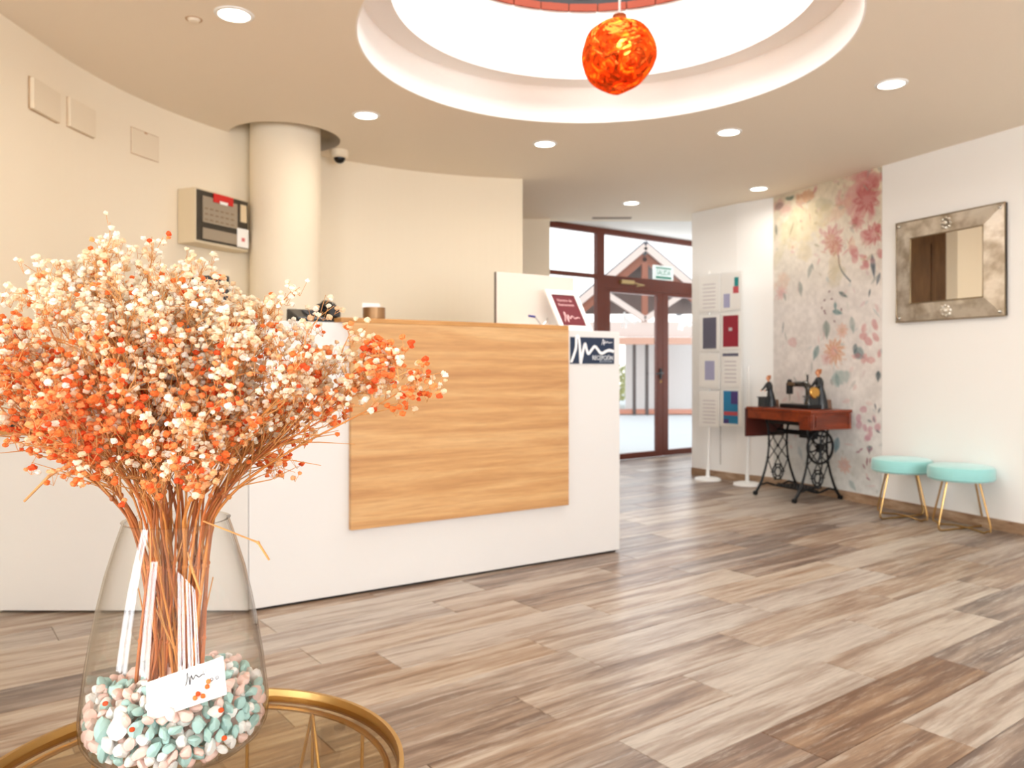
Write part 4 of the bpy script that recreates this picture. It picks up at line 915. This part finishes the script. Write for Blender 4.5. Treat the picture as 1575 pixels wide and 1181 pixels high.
def iron_frame(x, name='iron_frame'):
    q = MB(); r = .008
    def legline(s): return [(x, s*.135, .69), (x, s*.105, .56), (x, s*.098, .44), (x, s*.112, .32), (x, s*.14, .22), (x, s*.18, .12), (x, s*.215, .06), (x, s*.247, .02)]
    for s in (-1, 1):
        q.tube(legline(s), [.012, .009, .009, .009, .010, .011, .012, .013], 8)
        q.tube([(x, s*.247, .02), (x, s*.19, .085), (x, s*.12, .10), (x, s*.04, .075), (x, 0, .07)], .009, 8)
        for (za, ya, zb, yb) in ((.56, .10, .42, 0), (.42, .0, .30, .11), (.56, .0, .44, .098), (.44, .098, .32, .0), (.32, .0, .2, .06), (.30, .11, .18, .055), (.66, .12, .56, .0)):
            q.tube([(x, s*ya, za), (x, s*yb, zb)], .005, 6)
        q.ball((x, s*.098, .44), .014, 8, 6); q.ball((x, s*.112, .32), .013, 8, 6)
        q.lathe([(0, -.012), (.019, -.012), (.019, .012), (0, .012)], 14, (x, s*.247, .0195), R=Matrix.Rotation(PI/2, 3, 'Y'))
    q.tube([(x, -.135, .69), (x, .135, .69)], .011, 8)
    R_ = Matrix.Rotation(PI/2, 3, 'Y')
    for rr, zc in ((.058, .19), (.034, .19)): q.tube([(x, rr*math.cos(2*PI*k/20), zc+rr*1.15*math.sin(2*PI*k/20)) for k in range(20)], .007, 6, closed=True)
    for k in range(6): a = 2*PI*k/6; q.tube([(x, .034*math.cos(a), .19+.038*math.sin(a)), (x, .075*math.cos(a), .19+.085*math.sin(a))], .006, 6)
    q.ball((x, 0, .42), .014, 8, 6); q.ball((x, 0, .32), .013, 8, 6)
    return q.build(name, M_iron, tb, world=False)
iron_frame(-.2335); iron_frame(.2335)
q = MB(); wx_ = .262; wz = .45; wr = .135
q.tube([(wx_, wr*math.cos(2*PI*k/40), wz+wr*math.sin(2*PI*k/40)) for k in range(40)], .011, 8, closed=True)
for k in range(6):
    a = 2*PI*k/6+.3; q.tube([(wx_, .02*math.cos(a), wz+.02*math.sin(a)), (wx_, .07*math.cos(a+.15), wz+.07*math.sin(a+.15)), (wx_, wr*math.cos(a), wz+wr*math.sin(a))], [.010, .007, .007], 6)
q.lathe([(0, -.02), (.03, -.02), (.03, .02), (0, .02)], 18, (wx_, 0, wz), R=Matrix.Rotation(PI/2, 3, 'Y')); q.build('drive_wheel', M_iron, tb, world=False)
q = MB()
for s in (-1, 1): q.tube([(-.2335, s*.08, .53), (-.1, s*.03, .545), (.1, s*.03, .545), (.2335, s*.08, .53)], .010, 8)
q.tube([(-.2335, 0, .56), (.2335, 0, .56)], .012, 8); q.box((.15, -.02, .55), (.18, .03, .07)); q.build('cross_brace', M_iron, tb, world=False)
q = MB(); q.tube([(.24, 0, .10), (.25, .03, .3), (.25, .02, .44)], .006, 6); q.build('pitman_rod', M_iron, tb, world=False)
q = MB(); q.tube([(-.2335, .0, .085), (.2335, .0, .085)], .008, 8)
for i in range(7): q.box((0, -.12+.04*i, .09), (.30, .012, .008))
for i in range(8): q.box((-.145+.0414*i, 0, .0905), (.01, .25, .008))
q.build('treadle_plate', M_iron, tb, world=False)

TM = Matrix.Translation(TC) @ Matrix.Rotation(TA, 4, 'Z')
def tl(x, y, z): return TM @ Vector((x, y, z))
sw = thing('sewing_machine', 'old black sewing machine with gold medallion wheel on the mahogany table', 'sewing machine', tl(.04, 0, .7605), TA)
LX = lambda x, y, z: (x, y, z-.0)
q = MB(); q.box((.0, 0, .018), (.34, .15, .034)); q.build('bed', M_black, sw, smooth=False, world=False, bev=.005)
q = MB(); q.tube([(.10, 0, .036), (.105, 0, .10), (.10, 0, .17), (.06, 0, .205), (-.02, 0, .205), (-.12, 0, .20)], [.045, .036, .034, .03, .024, .022], 14); q.build('arm', mat('glossy_black_enamel', (14, 14, 16), .15, coat=1), sw, world=False)
q = MB(); q.box((-.13, 0, .165), (.035, .05, .10)); q.ball((-.13, 0, .222), .022, 10, 8); q.build('head', M_black, sw, world=False, bev=.006)
MB().tube([(-.13, 0, .115), (-.13, 0, .05)], [.006, .002], 8).build('needle_bar', M_chrome, sw, world=False)
MB().box((-.08, -.027, .205), (.09, .006, .03)).build('arm_plate', M_chrome, sw, smooth=False, world=False)
q = MB(); q.lathe([(0, -.012), (.044, -.012), (.05, -.006), (.05, .006), (.044, .012), (0, .012)], 28, (.158, 0, .135), R=Matrix.Rotation(PI/2, 3, 'Y')); q.build('hand_wheel', mat('gold_medallion', (226, 176, 96), .25, metal=1, bump=.5, bscale=40), sw, world=False, label='gold hand wheel')
MB().tube([(.08, 0, .225), (.08, 0, .285)], [.006, .009], 10).build('spool_pin', M_black, sw, world=False)

M_skin = mat('terracotta_skin', (214, 150, 112), .6); M_hair = mat('auburn_hair', (176, 106, 60), .6); M_dress = mat('dark_glazed_clothing', (30, 34, 38), .35)
def figurine(loc, lab, h, lean, blockpos, rz):
    t = thing('seamstress_figurine', lab, 'figurine', loc, rz)
    k = h/.3
    q = MB(); q.tube([(0, 0, 0.0), (0, 0, .05*k), (.004, 0, .11*k), (lean*.3, 0, .16*k), (lean*.6, 0, .20*k), (lean*.8, 0, .232*k), (lean*.85, 0, .245*k)], [.052*k, .048*k, .036*k, .026*k, .034*k, .026*k, .012*k], 14)
    for s in (-1, 1): q.tube([(lean*.75, s*.030*k, .222*k), (lean+.02*k, s*.045*k, .175*k), (lean+.055*k, s*.03*k, .16*k)], [.012*k, .010*k, .007*k], 8)
    q.build('body', M_dress, t, world=False)
    q = MB()
    for s in (-1, 1): q.ball((lean+.06*k, s*.028*k, .158*k), .009*k, 8, 6, (1.3, .8, .7))
    q.tube([(lean*.85, 0, .24*k), (lean*.92, 0, .258*k)], .010*k, 8)
    q.ball((lean*1.0, 0, .277*k), .021*k, 14, 10, (.95, .85, 1.1)); q.ball((lean+.021*k, 0, .274*k), .004*k, 6, 5); q.build('head_and_hands', M_skin, t, world=False)
    q = MB(); q.ball((lean-.006*k, 0, .284*k), .0225*k, 12, 8, (.95, .95, 1)); q.ball((lean-.022*k, 0, .296*k), .011*k, 8, 6); q.build('hair', M_hair, t, world=False)
    q = MB(); q.box((blockpos[0], blockpos[1], .045*k), (.07*k, .09*k, .09*k)); q.box((blockpos[0], blockpos[1], .094*k), (.09*k, .11*k, .008*k)); q.build('small_work_table', mat('dark_slate_block', (44, 48, 48), .5) if 'dark_slate_block' not in bpy.data.materials else bpy.data.materials['dark_slate_block'], t, smooth=False, world=False, bev=.003)
    q = MB(); q.box((-.055*k, 0, .035*k), (.04*k, .06*k, .07*k), taper=.8); q.build('stool_block', mat('brown_block', (112, 84, 66), .6) if 'brown_block' not in bpy.data.materials else bpy.data.materials['brown_block'], t, smooth=False, world=False, bev=.003)
    return t
figurine(tl(-.27, -.045, .7605), 'smaller seamstress figurine in dark dress at the left end of the mahogany table', .27, .03, (.075, 0), PI+.35)
figurine(tl(.17, .10, .7605), 'taller seamstress figurine behind the black sewing machine', .325, .03, (.09, .0), PI+.2)

# ---------------------------------------------------------------- side table
TCx, TCy, TZ = -.4305, 1.06, .55; TR = .2785
ta = thing('wire_side_table', 'round brass wire side table with glass top under the vase', 'table', (TCx, TCy, 0))
def ringp(r, z, n=72): return [(TCx+r*math.cos(2*PI*k/n), TCy+r*math.sin(2*PI*k/n), z) for k in range(n)]
b = MB().lathe([(TR-.004, TZ-.012), (TR+.005, TZ-.012), (TR+.006, TZ), (TR+.005, TZ+.009), (TR-.001, TZ+.009), (TR-.003, TZ-.002)], 96, (TCx, TCy, 0), closed=True); b.build('top_rim', M_brass, ta)
b = MB().lathe([(0.0005, TZ-.007), (TR-.0045, TZ-.007), (TR-.0045, TZ-.001), (0.0005, TZ-.001)], 96, (TCx, TCy, 0)); b.build('glass_top', M_tglass, ta)
MB().tube(ringp(TR-.016, TZ-.014), .0045, 8, closed=True).build('upper_ring', M_brass, ta)
MB().tube(ringp(TR-.03, .007), .006, 8, closed=True).build('base_ring', M_brass, ta)
n = 14
def rp_(a, r, z): return (TCx+r*math.cos(a), TCy+r*math.sin(a), z)
for k in range(n):
    a = math.radians(66.6)+2*PI*k/n
    MB().tube([rp_(a, TR-.016, TZ-.014), rp_(a, TR-.03, .007)], .0028, 8).build('rod', M_brass, ta)
    if k % 2 == 0:
        for s in (-1, 1): MB().tube([rp_(a, TR-.018, TZ-.014), rp_(a+s*2*PI/n, TR-.03, .007)], .0028, 8).build('rod', M_brass, ta)

# ---------------------------------------------------------------- vase
VX, VY = -.448, 1.06
VP = [(z_, r_*.955) for z_, r_ in [(.897, .0695), (.87, .079), (.83, .0915), (.79, .101), (.75, .1090), (.71, .1160), (.68, .1200), (.655, .1230), (.64, .1235), (.625, .1215), (.612, .1140), (.602, .1020), (.594, .0850), (.588, .068), (.580, .0590), (.570, .0560), (.560, .058), (.5505, .066)]]
outer = [(r, z) for z, r in VP]; inner = [(r-.0028, z+.001) for z, r in VP[:-6]]+[(.06, .600), (0.0005, .599)]
prof = [(0.0005, .5505)]+outer[::-1]+[(.0681, .8985)]+inner
va = thing('glass_vase', 'large clear glass vase holding dried flowers on the brass wire table', 'vase', (VX, VY, .5505))
MB().lathe(prof, 96, (VX, VY, 0)).build('glass_body', M_vase, va, ang=60)
def vr(z):  # inner radius at height
    zs = [p[0] for p in VP][::-1]; rs = [p[1] for p in VP][::-1]; return float(np.interp(z, zs, rs))-.0035

# pebbles
pr = random.Random(5)
def peb_mesh(seed):
    bm = bmesh.new(); bmesh.ops.create_icosphere(bm, subdivisions=2, radius=1); r = random.Random(seed)
    cuts = [(Vector((r.gauss(0, 1), r.gauss(0, 1), r.gauss(0, 1))).normalized(), r.uniform(.58, .82)) for _ in range(9)]
    for v in bm.verts:
        for n_, d_ in cuts:
            q_ = v.co.dot(n_)
            if q_ > d_: v.co -= n_*(q_-d_)*.96
        v.co = Vector((v.co.x*1.2, v.co.y*.95, v.co.z*.78))
    me = bpy.data.meshes.new('pebble'); bm.to_mesh(me); bm.free(); me.polygons.foreach_set('use_smooth', [True]*len(me.polygons)); me.set_sharp_from_angle(angle=math.radians(24)); return me
PCOL = [('teal', (178, 216, 212), 'pale teal'), ('pink', (252, 214, 204), 'pale pink'), ('white', (254, 252, 248), 'white')]
pmats = [mat('pebble_'+a, c_, .7, bump=.3, bscale=400, var=.12, vscale=60) for a, c_, d_ in PCOL]
pms = []
for k in range(3):
    L = []
    for s_ in range(5):
        me = peb_mesh(s_*7+k); me.materials.append(pmats[k]); L.append(me)
    pms.append(L)
def psurf(x, y):  # surface height of the pebble fill
    return .682+.012*math.sin(x*31+1)+.010*math.cos(y*27)-.20*abs(math.hypot(x, y))**1.6*.3
pts_ = []; cell = {}
def ok(p, r):
    k0 = tuple(int(c_//.02) for c_ in p)
    for i in (-1, 0, 1):
        for j in (-1, 0, 1):
            for k in (-1, 0, 1):
                for q_, rq in cell.get((k0[0]+i, k0[1]+j, k0[2]+k), ()):
                    if (q_-p).length < (r+rq)*.78: return False
    return True
tries = 0
while len(pts_) < 1150 and tries < 90000:
    tries += 1
    z = pr.uniform(.606, .70); a = pr.uniform(0, 2*PI); r = pr.uniform(.0072, .0108) if pr.random() < .8 else pr.uniform(.0115, .0165)
    R_ = vr(z)-r*.92
    if R_ < .02: continue
    rad = R_*math.sqrt(pr.random()) if pr.random() < .55 else R_
    x, y = rad*math.cos(a), rad*math.sin(a)
    if z > psurf(x, y)-r*.3 or z-r*.8 < .6015: continue
    for dz in (.006, -.004, .01):  # stay inside the curved glass
        if math.hypot(x, y)+r*.9 > vr(max(.604, z-r*.6))+.001: break
    else:
        p = Vector((x, y, z))
        if ok(p, r): cell.setdefault(tuple(int(c_//.02) for c_ in p), []).append((p, r)); pts_.append((p, r))
def vis(pr_):
    p, r = pr_; glassd = vr(p.z)-math.hypot(p.x, p.y)-r; topd = psurf(p.x, p.y)-p.z-r
    front = (p.y < .02 and glassd < .006)
    return (0 if (front or topd < .004) else 1)+.5*max(0, p.y*4)-r*3
pts_.sort(key=vis)
fill = MB(); fill.col = (1, 1, 1)
for i, (p, r) in enumerate(pts_):
    k = pr.choices((0, 1, 2), (.38, .32, .30))[0]; me = pr.choice(pms[k]); W = Vector((VX, VY, 0))+p
    rot = (pr.uniform(0, 6), pr.uniform(0, 6), pr.uniform(0, 6))
    if i < 300:
        o = bpy.data.objects.new('pebble', me); C.objects.link(o); o.location = W; o.rotation_euler = rot; o.scale = (r, r, r)
        tag(o, PCOL[k][2]+' pebble among the mixed pebbles in the glass vase', 'pebble', PCOL[k][2]+' pebbles in the vase')
    else:
        Rm = Matrix.LocRotScale(W, __import__('mathutils').Euler(rot), Vector((r, r, r))); fill.col = lin(PCOL[k][1])
        fill.add([Rm @ v.co for v in me.vertices], [tuple(q_.vertices) for q_ in me.polygons])
fill.build('pebble_fill', vcol_mat('mixed_pebbles', .7), ang=180, label='remaining teal, pink and white pebbles filling the glass vase', cat='pebbles', kind='stuff')
print('PEBBLES', len(pts_), tries)

# ---------------------------------------------------------------- dried flowers
fr = random.Random(21)
bm = bmesh.new(); bmesh.ops.create_icosphere(bm, subdivisions=1, radius=1)
bloomV = [v.co.copy() for v in bm.verts]; bloomF = [tuple(v.index for v in f.verts) for f in bm.faces]; bm.free()
bm = bmesh.new(); bmesh.ops.create_icosphere(bm, subdivisions=2, radius=1)
bloomV = [v.co.copy() for v in bm.verts]; bm.verts.index_update(); bloomF = [tuple(v.index for v in f.verts) for f in bm.faces]; bm.free()
BV = np.array([list(v) for v in bloomV])
ORG = [(250, 140, 70), (253, 164, 96), (242, 108, 52), (255, 188, 124), (240, 138, 66), (255, 208, 156)]
CRM = [(254, 246, 230), (252, 240, 218), (250, 234, 206), (255, 251, 242), (246, 222, 188)]
class Bloom:
    def __init__(s): s.V = []; s.F = []; s.C = []; s.n = 0
    def add(s, p, r, c_):
        j = 1+(np.array([fr.random() for _ in range(42)])-.5)*.58
        s.V.append(BV*j[:, None]*r*np.array([1, 1, .85])+np.array(p)); s.F += [tuple(i+s.n for i in f) for f in bloomF]; s.n += 42
        k = np.clip(.9+.34*(j-.7), .7, 1.1)
        s.C.append(np.concatenate([np.clip(np.array(lin(c_))[None, :]*k[:, None], 0, 1), np.ones((42, 1))], 1))
    def build(s, name, m, parent, lab):
        if not s.n: return
        me = bpy.data.meshes.new(name); me.from_pydata(np.concatenate(s.V).tolist(), [], s.F)
        at = me.color_attributes.new('Col', 'FLOAT_COLOR', 'POINT'); at.data.foreach_set('color', np.concatenate(s.C).astype('f').ravel())
        me.materials.append(m); o = bpy.data.objects.new(name, me); C.objects.link(o); o.parent = parent; o.matrix_parent_inverse = Matrix.Translation(-parent.location)
        o['kind'] = 'stuff'; o['label'] = lab
M_bloom = vcol_mat('dried_blossom', .8, trl=.45)
M_stem = mat('dried_stem', (206, 146, 84), .6, bump=.4, bscale=300, var=.3, vscale=40)
M_stems = [mat('dried_stem_amber', (200, 128, 60), .6, bump=.4, bscale=300, var=.35, vscale=50), mat('dried_stem_brown', (160, 92, 46), .6, bump=.4, bscale=300, var=.35, vscale=50), mat('dried_stem_rust', (184, 102, 46), .6, bump=.4, bscale=300, var=.35, vscale=50)]
HX = [-.34, -.24, -.18, -.13, -.075, -.03, .035, .068, .11, .17, .22, .27, .33]; HZ = [1.10, 1.175, 1.205, 1.245, 1.262, 1.25, 1.222, 1.178, 1.205, 1.188, 1.162, 1.12, 1.09]
LXx = [-.34, -.24, -.18, -.12, .0, .08, .14, .2, .27, .34]; LZ = [1.10, 1.068, 1.045, .982, .955, .962, .985, 1.02, 1.05, 1.05]
def ztop(x): return float(np.interp(x, HX, HZ))
def zlow(x): return float(np.interp(x, LXx, LZ))
def bez(a, b_, c_, d_, n):
    out = []
    for i in range(n+1):
        t = i/n; u = 1-t; out.append(a*u**3+b_*3*u*u*t+c_*3*u*t*t+d_*t**3)
    return out
def jv(s): return Vector((fr.uniform(-s, s), fr.uniform(-s, s), fr.uniform(-s, s)))
W0 = Vector((VX, VY, 0)); nbl = 0
targets = []
NS = 50
for i in range(NS):
    a = i*2.39996; rho = math.sqrt((i+.5)/NS); x = .285*rho*math.cos(a)-.012; y = .17*rho*math.sin(a)
    edge = 1-.5*(rho**4)*(abs(math.sin(a)))
    zt = ztop(x); zl = zlow(x); z = zl+(zt-zl)*(edge*(1-.38*rho**3)) - fr.uniform(0, .03)
    targets.append((Vector((x, y, z)), 1))
targets += [(Vector((.30, -.06, 1.115)), 2), (Vector((.325, -.05, 1.085)), 2), (Vector((.27, -.03, 1.13)), 2), (Vector((-.075, -.03, 1.245)), 1), (Vector((-.29, -.05, 1.10)), 1), (Vector((-.24, -.09, 1.13)), 1), (Vector((-.13, .0, 1.225)), 1), (Vector((.05, -.04, 1.20)), 1)]
for si, (T, typ) in enumerate(targets):
    dirx = Vector((T.x, T.y, 0)); L = min(1, dirx.length/.28)
    base = W0+Vector((fr.gauss(.0, .018)+T.x*.03-.005, fr.gauss(0, .018), .662+fr.uniform(0, .01)))
    rim = W0+Vector((T.x*.19+fr.gauss(0, .015), T.y*.22+fr.gauss(0, .015), .90)); 
    rr_ = (rim-W0).xy
    if rr_.length > .056: rim.x = VX+rr_.x/rr_.length*.056; rim.y = VY+rr_.y/rr_.length*.056
    tip = W0+T
    d1 = (rim-base).normalized()
    path = bez(base, base+d1*.09+jv(.006), rim-d1*.07+jv(.006), rim, 7)[:-1]
    upd = (d1+Vector((T.x, T.y, 0))*1.2).normalized()
    path2 = bez(rim, rim+upd*.10, tip-(tip-rim).normalized()*.07+Vector((0, 0, -.015))+jv(.012), tip, 16)
    full = path+path2; n = len(full)
    orange_stem = (T.z < 1.16 and fr.random() < .72) or fr.random() < .2
    t = thing('dried_flower_stem', 'dried stem with mostly orange tiny blossoms in the glass vase bunch' if typ == 1 and orange_stem else 'dried stem with mostly cream tiny blossoms in the glass vase bunch' if typ == 1 else 'long dried flower spray reaching farthest right in front of the oak panel', 'dried flowers', base,
              group=(('orange' if orange_stem else 'cream')+' dried flower stems in the vase') if typ == 1 else 'dried sprays reaching right over the oak panel')
    sb = MB(); tw = MB()
    th_ = fr.uniform(.75, 1.35); sb.tube(full, [(.0022-.0018*(i/(n-1)))*th_ for i in range(n)], 6)
    for kk in (2, 5, 9):
        sb.ball(full[kk], .0030*th_, 6, 5)
        if fr.random() < .6:
            p_a = full[kk]; p_b = p_a+((full[kk+1]-p_a).normalized()+jv(.35)).normalized()*fr.uniform(.04, .09)
            if p_b.z > .89 or (p_b-W0).xy.length < .06: tw.tube([p_a, p_b], [.0012, .0008], 5, caps=False)
    bo, bc = Bloom(), Bloom()
    def cluster(p, m_):
        global nbl
        rel = p-W0; hgt = (rel.z-zlow(rel.x))/(ztop(rel.x)-zlow(rel.x)+1e-6)
        po = .04+.66*max(0, min(1, (.76-hgt)/.42))
        po *= 1.0 if rel.x < .03 else .5
        if rel.x < -.19: po = max(po, .38)
        if hgt < .1: po = .9
        if typ == 2: po = .5
        po = po*(1.25 if orange_stem else .75)
        oc = fr.random() < po
        for _ in range(m_):
            q_ = p+jv(.010); c_ = fr.choice(ORG) if (oc and fr.random() < .9) or (not oc and fr.random() < .07) else fr.choice(CRM)
            r = fr.uniform(.0027, .0047); (bo if c_ in ORG else bc).add(q_, r, c_); nbl += 1
            tw.tube([p-Vector((0, 0, .012)), q_], .00035, 3, caps=False)
    nbr = 20 if typ == 1 and T.x < .12 else (14 if typ == 1 else 9)
    for k in range(nbr):
        fi = fr.uniform(.46, .99)
        if typ == 2: fi = fr.uniform(.78, .99)
        idx_ = fi*(n-1); i0 = int(idx_); p0 = full[i0].lerp(full[min(i0+1, n-1)], idx_-i0)
        tang = (full[min(i0+1, n-1)]-full[i0-1]).normalized()
        ln = fr.uniform(.035, .085)*(1.15-fi*.55)
        d = (tang*1.0+jv(.75)).normalized(); p1 = p0+d*ln*.5; p2 = p1+(d+jv(.45)).normalized()*ln*.5
        rel = p2-W0
        if rel.z > ztop(rel.x)+.012: p2.z = W0.z+ztop(rel.x)-fr.uniform(0, .012)
        if rel.z < zlow(rel.x)-.01 and typ == 1: continue
        tw.tube([p0, p1, p2], [.0009, .0007, .0005], 4, caps=False)
        for s_ in range(fr.randint(2, 4)):
            p3 = p2+(d*.4+jv(1)).normalized()*fr.uniform(.010, .028) if s_ else p2
            if s_: tw.tube([p1.lerp(p2, .6), p3], .00045, 3, caps=False)
            cluster(p3, fr.randint(2, 4))
    for k in range(9):
        idx_ = fr.uniform(.36, .72)*(n-1); i0 = int(idx_); p0 = full[i0].lerp(full[i0+1], idx_-i0); tang = (full[i0+1]-full[i0]).normalized()
        d = (tang+jv(.55)).normalized(); L_ = fr.uniform(.04, .10); p1 = p0+d*L_*.5; p2 = p1+(d+jv(.3)).normalized()*L_*.5
        tw.tube([p0, p1, p2], [.0009, .0007, .0004], 4, caps=False)
        if fr.random() < .35 and p2.z > .93: (bo if fr.random() < .8 else bc).add(p2, fr.uniform(.0022, .0034), fr.choice(ORG))
    cluster(tip, 5)
    sb.build('stem', M_stems[si % 3], t, label=None); tw.build('twigs', M_stem, t, kind='stuff')
    bo.build('orange_blossoms', M_bloom, t, 'tiny orange blossoms'); bc.build('cream_blossoms', M_bloom, t, 'tiny cream blossoms')
print('BLOOMS', nbl)
# bare broken twigs
for i, (pp, lb) in enumerate((([(.055, -.05, .905), (.085, -.06, .897), (.118, -.06, .884), (.128, -.06, .880), (.142, -.06, .858)], 'bare pale dried twig sticking out over the right of the vase rim'),
                        ([(-.075, -.03, .965), (-.10, -.06, .985), (-.13, -.07, .965), (-.155, -.08, .935)], 'bare broken twig hanging left of the bunch above the vase'),
                        ([(.035, -.05, .865), (.05, -.07, .845), (.062, -.075, .818)], 'short bent dried twig inside the vase at the right'))):
    t = thing('bare_twig', lb, 'dried flowers', W0+Vector(pp[0]))
    MB().tube([W0+Vector(p) for p in pp], [.0011]*(len(pp)-2)+[.0018, .0014], 6).build('stem', M_stem, t); MB().ball(W0+Vector(pp[-2]), .0024, 6, 5).build('node', M_stem, t)

# ---------------------------------------------------------------- business card in the vase
def vpt(px, y, z): return pt(px, y, z)
TLc, TRc, BRc, BLc = vpt(216, 1048, .985), vpt(335, 1007, .985), vpt(361, 1080, .962), vpt(232, 1101, .962)
cxv = (TRc-TLc).normalized(); cyv = (TLc-BLc); cyv = (cyv-cxv*cyv.dot(cxv)).normalized(); CWd = (TRc-TLc).length; CHt = (TLc-BLc).length
cen_ = (TLc+TRc+BRc+BLc)/4; CM = frame_mat(cen_-cxv*CWd/2-cyv*CHt/2, cxv, cyv)
bc_ = thing('business_card', 'white business card with wave logo lying on the pebbles in the vase', 'card', BLc)
q = MB(); q.hexa([CM @ Vector(p) for p in ((0, 0, -.0006), (CWd, 0, -.0006), (CWd, CHt, -.0006), (0, CHt, -.0006), (0, 0, 0), (CWd, 0, 0), (CWd, CHt, 0), (0, CHt, 0))]); q.build('card', M_paper, bc_, smooth=False)
M_ink = mat('dark_ink', (40, 44, 62), .6); M_gi = mat('pale_grey_ink', (196, 198, 204), .7)
logo('wave_mark', CM @ Matrix.Translation((CWd*.50, CHt*.55, 0)), CWd*.25, CHt*.30, .0006, M_ink, bc_, flat=.0002)
text('lettering', 'HOTEL', .0085, M_gi, CM @ Matrix.Translation((CWd*.85, CHt*.70, .0002)), bc_, depth=.0001)
for k in range(2): MB().tube([CM @ Vector((CWd*(.83+.07*k)+.0018*math.cos(2*PI*j/12), CHt*.50+.0018*math.sin(2*PI*j/12), .0003)) for j in range(12)], .0004, 5, closed=True).build('round_icon', M_ink, bc_)
q = MB()
for k in range(2): q.hexa([CM @ Vector(p) for p in [(CWd*.08, CHt*(.10+.08*k), .0001), (CWd*.62, CHt*(.10+.08*k), .0001), (CWd*.62, CHt*(.115+.08*k), .0001), (CWd*.08, CHt*(.115+.08*k), .0001)]+[(CWd*.08, CHt*(.10+.08*k), .0003), (CWd*.62, CHt*(.10+.08*k), .0003), (CWd*.62, CHt*(.115+.08*k), .0003), (CWd*.08, CHt*(.115+.08*k), .0003)]])
q.build('print_line', mat('lilac_ink', (206, 196, 214), .7), bc_, smooth=False)
# fallen blossoms
for i, (u_, v_) in enumerate(((.78, .34), (.80, .46), (.66, .24), (.72, .14), (.62, .16))):
    b_ = MB(); b_.col = lin(ORG[i % 3]); b_.ball(CM @ Vector((CWd*u_, CHt*v_, .0030)), .0030, 8, 5)
    b_.build('fallen_blossom', M_bloom, label='tiny orange fallen blossom on the white business card, '+('middle one in height at the right', 'topmost, by the round icons', 'above the bottom edge at centre right', 'lowest of the five', 'leftmost of the five')[i], cat='blossom', group='fallen blossoms on the card')

for i, (px_, y_, z_, lb) in enumerate(((162, 1082, .965, 'tiny orange blossom fallen on the pebbles at the far left inside the vase'), (203, 1122, .945, 'tiny orange blossom fallen on the pebbles just left of the business card'),
                                   (340, 1092, .945, 'tiny orange blossom fallen on the pebbles just right of the business card'), (345, 1135, .955, 'tiny orange blossom fallen low on the pebbles at the right'))):
    b_ = MB(); b_.col = lin(ORG[2]); b_.ball(pt(px_, y_, z_), .0036, 8, 5, (1, 1, .8)); b_.build('fallen_blossom', M_bloom, label=lb, cat='blossom')
